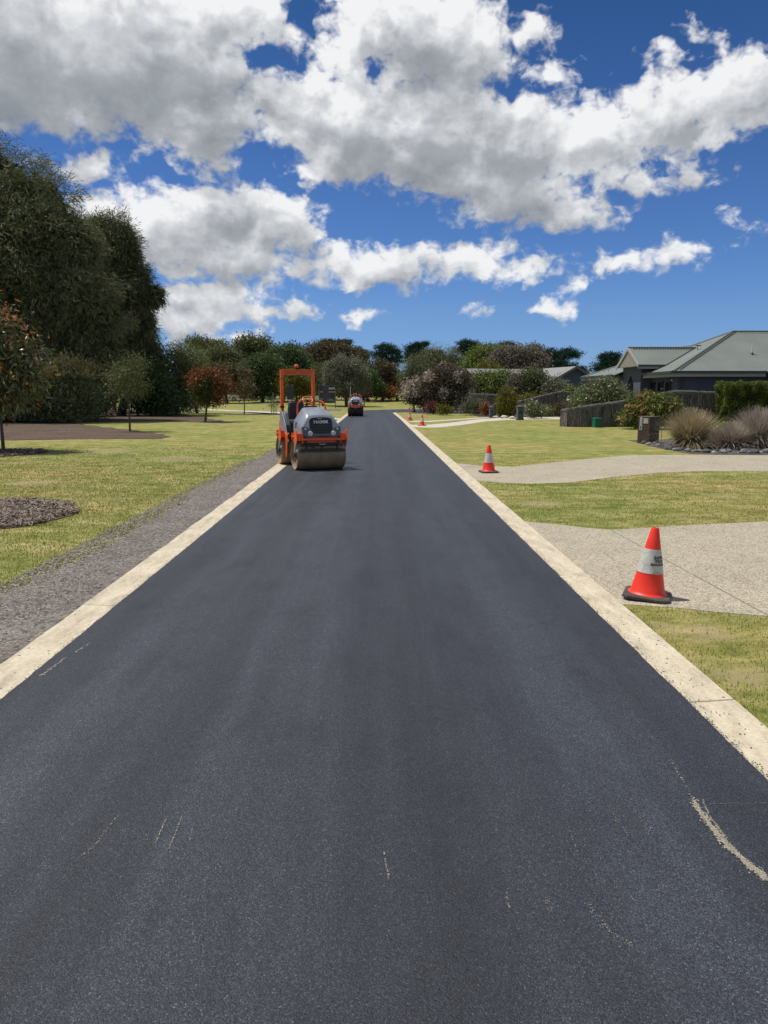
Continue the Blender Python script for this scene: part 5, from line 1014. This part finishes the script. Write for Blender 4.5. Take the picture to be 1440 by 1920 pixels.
def make_roller(label, tyres=False, rops=True):
    root = empty('road_roller', (0, 0, 0), 0, label, 'road roller'); B = lambda b, n, m, bev=.006, sm=False, par=None: b.build(n, m, par or root, bevel=bev, smooth=sm)
    def drum(yc):
        r, w = .365, .60; pr = [(-w + .10, .05), (-w + .10, r - .03), (-w + .004, r - .022), (-w, r - .012), (-w + .006, r), (w - .006, r), (w, r - .012), (w - .004, r - .022), (w - .10, r - .03), (w - .10, .05)]
        d = MB().lathe(pr, 'X', 72, (0, yc, r)); d = d.build('drum', DRUM, root, smooth=True)
        for s in (-1, 1):
            b = MB()
            b.lathe([(s * (w - .10), .13), (s * (w - .02), .11), (s * (w - .02), .02)], 'X', 20, (0, yc, r))
            for k in range(5):
                a = k * 1.257; b.lathe([(s * (w - .10), .02), (s * (w - .085), .02)], 'X', 8, (0, yc + .10 * math.cos(a), r + .10 * math.sin(a)))
            b.build('hub', DG, d)
    drum(.825)
    if tyres:
        for k in range(4):
            xc = -.45 + .30 * k; r = .39; t_ = MB().lathe([(xc - .12, .2), (xc - .135, .33), (xc - .11, r - .012), (xc - .06, r), (xc + .06, r), (xc + .11, r - .012), (xc + .135, .33), (xc + .12, .2)], 'X', 40, (0, -.825, r)); t_ = B(t_, 'tyre', TYRE, 0, True)
            MB().lathe([(xc - .10, .2), (xc + .10, .2)], 'X', 20, (0, -.825, r)).build('rim', DG, t_)
    else: drum(-.825)
    # frames over the drums with the step trays
    for yc, fn in ((-.825, 'front'), (.825, 'rear')):
        B(MB().box((0, yc, .745 if not tyres or yc > 0 else .82), (.96, .74, .05)), 'frame_deck', OR)
        for s in (-1, 1):
            x = s * .612
            if tyres and yc < 0: continue
            sp_ = B(MB().prism([(x, yc - .385, .72), (x, yc - .37, .955), (x, yc - .34, .985), (x, yc - .12, .90), (x, yc - .10, .62), (x, yc - .34, .66)], (s * .016, 0, 0)), 'side_plate', OR, .004)
            B(MB().prism([(x, yc - .34, .655), (x, yc - .10, .615), (x, yc - .05, .42), (x, yc - .12, .40)], (s * .014, 0, 0)), 'grey_plate', plain('plate_grey', (.20, .19, .17), .6), .003, par=sp_)
            B(MB().box((s * .606, yc - .04, .37), (.02, .10, .14)), 'drum_arm', BL)
            t = MB(); t.box((s * .53, yc - .30, .795), (.15, .02, .17)); t.box((s * .535, yc - .03, .80), (.145, .5, .03)); t.box((s * .535, yc + .22, .795), (.14, .02, .17)); t.box((s * .47, yc - .03, .80), (.02, .5, .18)); B(t, 'step_tray', OR, .003)
    fr = MB(); fr.prism([(-.47, -1.17, .66), (.47, -1.17, .66), (.47, -1.15, .80), (-.47, -1.15, .80)], (0, .04, 0)); B(fr, 'front_bumper', ORD if not tyres else OR)
    for s in (-1, 1):
        B(MB().box((s * .475, -1.0, .74), (.025, .36, .17)), 'bumper_side', OR)
        k = MB(); k.lathe([(-1.19, .035), (-1.15, .035)], 'Y', 14, (s * .405, 0, .775)); k.lathe([(-1.19, .04), (-1.15, .04)], 'Y', 14, (s * .405, 0, .70)); B(k, 'reflector', BL, 0)
    B(MB().tube([(-.06, -1.19, .655), (-.06, -1.21, .625), (.06, -1.21, .625), (.06, -1.19, .655)], .012, 8), 'tow_loop', CHR, 0)
    # scraper with brackets and spray hose
    sb = MB(); sb.box((0, -1.215, .475), (1.14, .025, .045)); sb.box((0, -1.18, .52), (1.05, .05, .012)); sb = B(sb, 'scraper', plain('scraper_dark', (.045, .036, .028), .6, var=.5, scale=12), .003)
    for s in (-.38, 0, .38): MB().box((s, -1.17, .55), (.03, .03, .20)).build('bracket', BL, sb)
    B(MB().tube([(-.30, -1.15, .68), (-.29, -1.2, .58), (-.22, -1.22, .55), (-.20, -1.2, .62)], .013, 8), 'hose', BL, 0)
    B(MB().tube([(-.52, -1.19, .60), (.52, -1.19, .60)], .015, 8), 'spray_bar', BL, 0)
    # undercarriage
    u = MB(); u.box((0, 0, .52), (.5, .66, .34)); u.box((0, -.45, .78), (.66, .6, .10)); u.box((0, .5, .78), (.66, .5, .10)); B(u, 'chassis', BL)
    for s in (-1, 1): B(MB().prism([(s * .50, .40, .18), (s * .50, .28, .30), (s * .50, .18, .78), (s * .50, .50, .86), (s * .50, .50, .70), (s * .50, .42, .60)], (s * .02, 0, 0)), 'frame_leg', OR, .004)
    B(MB().box((0, .28, .30), (.9, .03, .05)), 'rear_scraper', ORD)
    # hood
    fy = lambda z: -1.165 + (z - .80) * .27
    def sec(y, pts, front=False):
        L_ = [(-x, z) for x, z in pts] + [(x, z) for x, z in pts[::-1]]; return [(x, fy(z) if front else y, z) for x, z in L_]
    h = MB(); h.loft([sec(0, [(.45, .82), (.475, .98), (.46, 1.03), (.33, 1.215), (.27, 1.25), (.12, 1.265)], True), sec(-1.0, [(.475, .82), (.49, 1.0), (.475, 1.06), (.345, 1.27), (.28, 1.305), (.12, 1.32)]), sec(-.70, [(.48, .82), (.49, 1.06), (.47, 1.13), (.32, 1.375), (.25, 1.405), (.11, 1.42)]),
            sec(-.38, [(.48, .82), (.48, 1.12), (.45, 1.2), (.28, 1.455), (.22, 1.48), (.1, 1.49)]), sec(-.24, [(.46, .82), (.46, 1.1), (.43, 1.18), (.26, 1.43), (.2, 1.455), (.09, 1.46)])])
    hood = B(h, 'hood', SIL, .012, True)
    pf = lambda x, z, o: (x, fy(z) - o, z)
    def plate(pts, o0, o1): 
        b = MB(); a = [b.bm.verts.new(pf(x, z, o0)) for x, z in pts]; c = [b.bm.verts.new(pf(x, z, o1)) for x, z in pts]; b.bm.faces.new(a[::-1]); b.bm.faces.new(c)
        for i in range(len(a)): b.bm.faces.new((a[i], a[(i + 1) % len(a)], c[(i + 1) % len(a)], c[i]))
        return b
    gr = plate([(-.275, .86), (.275, .86), (.285, 1.15), (.27, 1.22), (.20, 1.25), (0, 1.262), (-.20, 1.25), (-.27, 1.22), (-.285, 1.15)], -.01, .016); gr = B(gr, 'grille', BL, .005)
    for k in range(7):
        z = .885 + k * .037; MB().box(pf(0, z, .022), (.52, .016, .012)).build('grille_slat', plain('slat_grey', (.06, .065, .072), .4), gr)
    t_ = text_mesh('maker_name', 'HAMM', .115, WHT, gr, lambda x, y: Vector(pf(x * 1.05, 1.150 + y, .0185)), .0005)
    em = MB()
    for x0, x1 in ((-.085, -.055), (-.045, -.02), (-.012, .012), (.02, .045)): em.poly([pf(x0 * .7, 1.240, .0185), pf(x1 * .7, 1.240, .0185), pf(x1 * .7 - .01, 1.222, .0185), pf(x0 * .7 + .005, 1.222, .0185)])
    em.build('maker_emblem', WHT, gr)
    for s in (-1, 1):
        cl = plate([(s * x, z) for x, z in ((.12, .815), (.30, .79), (.40, .80), (.455, .86), (.485, .96), (.48, 1.045), (.40, 1.055), (.33, 1.03), (.25, .955), (.19, .885), (.0, .875), (.0, .815))], -.02, .03); cl = B(cl, 'lamp_panel', DG, .01)
        for x, z, r_ in ((.285, .885, .062), (.395, .99, .028)):
            c = pf(s * x, z, .034); l = MB().lathe([(-.006, r_ * 1.02), (-.006, r_ * 1.16), (.03, r_ * 1.16)], 'Y', 28, (c[0], c[1], c[2])); l = l.build('headlight', plain('lamp_ring', (.05, .052, .056), .4), cl, smooth=True)
            MB().ico((c[0], c[1] - .004, c[2]), r_, 3, (1, .35, 1)).build('lens', GLS, l, smooth=True)
        v = MB()
        for k in range(3): v.box((s * (.463 - k * 0.0), -.62 + k * .02, 1.12 - k * .05), (.06, .14, .022), Matrix.Rotation(s * -.0, 4, 'Y'))
        B(v, 'side_vent', BL, .002, par=hood)
        # hand rails
        B(MB().tube([(s * .36, -.30, 1.22), (s * .36, -.27, 1.44), (s * .35, -.25, 1.55), (s * .31, -.20, 1.61), (s * .24, -.14, 1.64)], .022, 10), 'hand_rail', OR, 0, True)
        # mirrors
        B(MB().tube([(s * .08, -.08, 1.66), (s * .38, -.10, 1.66), (s * .45, -.12, 1.70), (s * .46, -.12, 1.80)], .010, 8).tube([(s * .08, -.08, 1.61), (s * .40, -.10, 1.62), (s * .45, -.12, 1.66)], .008, 8), 'mirror_arm', BL, 0, True)
        B(MB().box((s * .455 - .035, -.13, 1.84), (.165, .04, .34), Matrix.Rotation(s * -.05, 4, 'Y') @ Matrix.Rotation(s * .25, 4, 'Z')), 'mirror', plain('mirror_shell', (.025, .027, .032), .25), .012)
    # console, wheel
    B(MB().prism([(-.20, -.24, 1.2), (.20, -.24, 1.2), (.16, -.24, 1.52), (-.16, -.24, 1.52)], (0, .20, 0)), 'console', BL)
    sw = MB(); cc = Vector((-.03, -.02, 1.66)); tilt = Matrix.Rotation(R(38), 3, 'X'); ring = [cc + tilt @ Vector((.125 * math.cos(a), .125 * math.sin(a), 0)) for a in [k * math.pi / 14 for k in range(29)]]
    sw = B(sw.tube(ring, .017, 8, False), 'steering_wheel', OR, 0, True); MB().tube([cc - tilt @ Vector((.12, 0, 0)), cc + tilt @ Vector((.12, 0, 0))], .012, 6).tube([cc, cc - tilt @ Vector((0, 0, .2))], .03, 8).build('wheel_spoke', BL, sw)
    # seat
    xs = -.15 if not tyres else -.02
    st = MB(); st.loft([[(xs - .22, .22, 1.05), (xs + .22, .22, 1.05), (xs + .22, .62, 1.05), (xs - .22, .62, 1.05)], [(xs - .23, .20, 1.13), (xs + .23, .20, 1.13), (xs + .23, .64, 1.13), (xs - .23, .64, 1.13)], [(xs - .19, .24, 1.17), (xs + .19, .24, 1.17), (xs + .19, .6, 1.17), (xs - .19, .6, 1.17)]]); B(st, 'seat_cushion', SEAT, .03, True)
    sb_ = MB(); sb_.loft([[(xs - .22, .56, 1.14), (xs + .22, .56, 1.14), (xs + .22, .66, 1.14), (xs - .22, .66, 1.14)], [(xs - .23, .61, 1.4), (xs + .23, .61, 1.4), (xs + .23, .72, 1.4), (xs - .23, .72, 1.4)], [(xs - .19, .67, 1.62), (xs + .19, .67, 1.62), (xs + .19, .76, 1.62), (xs - .19, .76, 1.62)]]); B(sb_, 'seat_back', SEAT, .035, True)
    B(MB().box((xs, .42, .95), (.36, .36, .2)), 'seat_base', BL)
    # rear body
    rb_ = MB(); rb_.loft([[(-.46, .48, .82), (.46, .48, .82), (.46, .48, 1.02), (-.46, .48, 1.02)], [(-.48, .72, .82), (.48, .72, .82), (.48, .72, 1.34), (-.48, .72, 1.34)], [(-.48, 1.05, .82), (.48, 1.05, .82), (.46, 1.05, 1.36), (-.46, 1.05, 1.36)], [(-.42, 1.24, .84), (.42, 1.24, .84), (.40, 1.2, 1.18), (-.40, 1.2, 1.18)]]); B(rb_, 'rear_tank', DG, .03, True)
    for s in (-1, 1): B(MB().prism([(s * .485, .14, .62), (s * .485, .30, .60), (s * .485, .46, .82), (s * .485, .98, .84), (s * .485, 1.06, 1.30), (s * .485, .92, 1.40), (s * .485, .76, 1.36), (s * .485, .42, 1.02)], (s * .025, 0, 0)), 'side_panel', SIL, .012)
    if rops:
        for s in (-1, 1):
            B(MB().box((s * .425, 1.09, 1.70), (.075, .10, 1.46)), 'frame_post', OR, .008)
            B(MB().box((s * .43, 1.10, .99), (.13, .2, .22)), 'post_foot', OR, .008)
            B(MB().box((s * .425, 1.09, 1.48), (.095, .13, .05)), 'post_clamp', BL, .004)
        B(MB().box((-.425, 1.09, 2.20), (.079, .104, .014)), 'cable_tie', BL, 0)
        cb = MB(); cb.box((0, 1.09, 2.37), (.775, .08, .12)); cb.box((0, 1.09, 2.436), (.925, .104, .014)); cb = B(cb, 'cross_beam', OR, .006)
        hl = MB()
        for r_ in range(3):
            for k in range(11): hl.lathe([(1.046, .014), (1.0495, .014)], 'Y', 8, (-.33 + k * .062 + (.031 if r_ % 2 else 0), 0, 2.335 + r_ * .034))
        hl.build('lattice_holes', BL, cb); em = MB(); em.poly([(-.025, 1.046, 2.365), (.02, 1.046, 2.365), (.03, 1.046, 2.352), (-.02, 1.046, 2.352)]); em.build('beam_badge', WHT, cb)
        be = MB().lathe([(2.44, .022), (2.465, .022), (2.475, .05), (2.50, .05)], 'Z', 20, (-.02, 1.09, 0)); be = B(be, 'beacon', BL, 0, True)
        MB().lathe([(2.50, .052), (2.53, .058), (2.56, .050), (2.578, .030), (2.582, .008)], 'Z', 24, (-.02, 1.09, 0)).build('beacon_dome', plain('amber_dome', (.62, .14, .03), .25, var=.1), be, smooth=True)
    else:
        for s in (-1, 1): B(MB().box((s * .43, 1.09, 1.36), (.07, .09, .76)), 'frame_stub', plain('stub_pink', (.68, .22, .15), .5), .008)
        B(MB().tube([(-.40, 1.0, 1.5), (-.40, 1.0, 2.25)], .018, 8), 'flag_pole', WHT, 0)
    return root
TH = R(20)
r1 = make_roller('large orange and grey road roller with orange roll frame, straddling the left kerb')
fc = G(597, 879.3, .03); K = .945; r1.scale = (K, K, K); r1.location = (fc.x - math.sin(TH) * .825 * K, fc.y + math.cos(TH) * .825 * K, .03); r1.rotation_euler = (0, 0, TH)
r2 = make_roller('distant grey roller with black rubber tyres and no roll frame', tyres=True, rops=False)
fc = G(666, 780.5, .03); r2.location = (fc.x + .01, fc.y + .825, .03); r2.rotation_euler = (0, 0, R(1))

# ------------------------------------------------------------------ signs and tree guards beyond the roller
def billboard():
    Y = 92; p = W(613.5, 738, Y); z0, z1 = hgt(0, Y) + .62, 1.75 + 11.5 / F * Y; w = 29 / F * Y; root = empty('sale_board', (p.x, Y, hgt(0, Y)), R(-4), 'blue and orange property signboard on posts behind the orange roller', 'signboard')
    for s in (-1, 1): MB().box((s * (w / 2 + .03), .03, 1.1), (.09, .09, 2.4)).build('post', plain('post_green_grey', (.16, .18, .15), .8), root, bevel=.005)
    hgt_ = z1 - .5
    MB().box((0, 0, (z1 + .45) / 2 + .15), (w, .04, z1 - .45)).build('board', plain('board_dark', (.03, .035, .045), .6), root)
    MB().box((0, -.026, z1 - .27 + .1), (w - .04, .012, .66)).build('blue_panel', plain('sign_blue', (.012, .030, .085), .5), root)
    MB().box((0, -.026, z1 - .62 + .06), (w - .04, .014, .15)).build('orange_stripe', plain('sign_orange', (.62, .20, .07), .5), root)
    text_mesh('sign_word', 'Court', .42, WHT, root, lambda x, y: Vector((x + .42, -.036, z1 - .12 + y)), .006)
    ph = MB(); ph.poly([(-w / 2 + .05, -.024, .95), (w / 2 - .05, -.024, .80), (w / 2 - .05, -.024, 1.0), (.1, -.024, 1.22), (-w / 2 + .05, -.024, 1.2)]); ph.build('picture_panel', plain('picture_tan', (.20, .17, .15), .6, var=.5, scale=4), root)
billboard()
def white_sign():
    Y = 96; p = W(590, 738, Y); z0 = hgt(0, Y); root = empty('white_notice', (p.x, Y, z0), 0, 'small white notice board right of the orange roll frame', 'sign')
    MB().box((0, 0, 1.25 - z0), (.42, .03, .34)).build('panel', plain('notice_white', (.62, .66, .68), .5), root); MB().box((0, .03, .55), (.05, .04, 1.2)).build('post', plain('stake_grey', (.30, .29, .26), .9), root)
white_sign()
GUARD = plain('guard_plastic', (.42, .60, .58), .4, var=.15, scale=6)
def guard(px, Y, label):
    p = W(px, 738, Y); root = empty('tree_guard', (p.x, Y, hgt(0, Y)), .3, label, 'tree guard', 'plastic tree guards on the far lawn')
    b = MB(); q = [(.20, 0), (-.10, .17), (-.10, -.17)]; b.loft([[(x, y, 0) for x, y in q], [(x, y, .62) for x, y in q]], False); b.build('sleeve', GUARD, root)
    for x, y in q: MB().box((x, y, .36), (.03, .03, .78)).build('stake', plain('stake_grey', (.30, .29, .26), .9), root)
    V, Fc, T = foliage(np.random.default_rng(int(px)), [(0, 0, .62, .16, .16, .22)], 60, .12, core=0); npmesh('sapling', V, Fc, LM['green'], root, T)
for px, lab in ((472.8, 'pale plastic tree guard, leftmost in the row beyond the footpath'), (476.5, 'pale plastic tree guard, second from the left in the far row'), (480.5, 'pale plastic tree guard, third from the left in the far row'), (490.5, 'pale plastic tree guard standing alone in the middle of the far row'), (504, 'pale plastic tree guard just left of the staked sapling'), (515, 'pale plastic tree guard directly behind the staked sapling')): guard(px, 128, lab)
# white parked car glimpsed far left behind the red tree
def car():
    p = W(422, 738, 120); root = empty('parked_car', (p.x, 120, hgt(0, 120)), R(8), 'white car parked far away behind the red-leaved tree', 'car')
    wp = plain('car_white', (.75, .76, .78), .25, coat=.5); b = MB()
    prof = [(-2.1, .35), (-2.15, .75), (-1.9, .95), (-1.2, 1.0), (1.3, 1.0), (2.1, .9), (2.2, .55), (2.1, .3)]
    b.prism([(x, -.85, z) for x, z in prof], (0, 1.7, 0)); b.build('body', wp, root, bevel=.06)
    b = MB(); b.loft([[(-1.25, -.8, 1.0), (1.4, -.8, 1.0), (1.4, .8, 1.0), (-1.25, .8, 1.0)], [(-.6, -.65, 1.42), (1.0, -.65, 1.42), (1.0, .65, 1.42), (-.6, .65, 1.42)]]); b.build('cabin', DARKG, root, bevel=.03); MB().box((.2, 0, 1.43), (1.6, 1.26, .05)).build('car_roof', wp, root, bevel=.02)
    for x in (-1.35, 1.35):
        for y in (-.8, .8): wh = MB().lathe([(y - .1, .32), (y + .1, .32)], 'Y', 24, (x, 0, .32)).build('wheel', TYRE, root); MB().lathe([(y - .105, .19), (y + .105, .19)], 'Y', 20, (x, 0, .32)).build('rim', CHR, wh)
car()
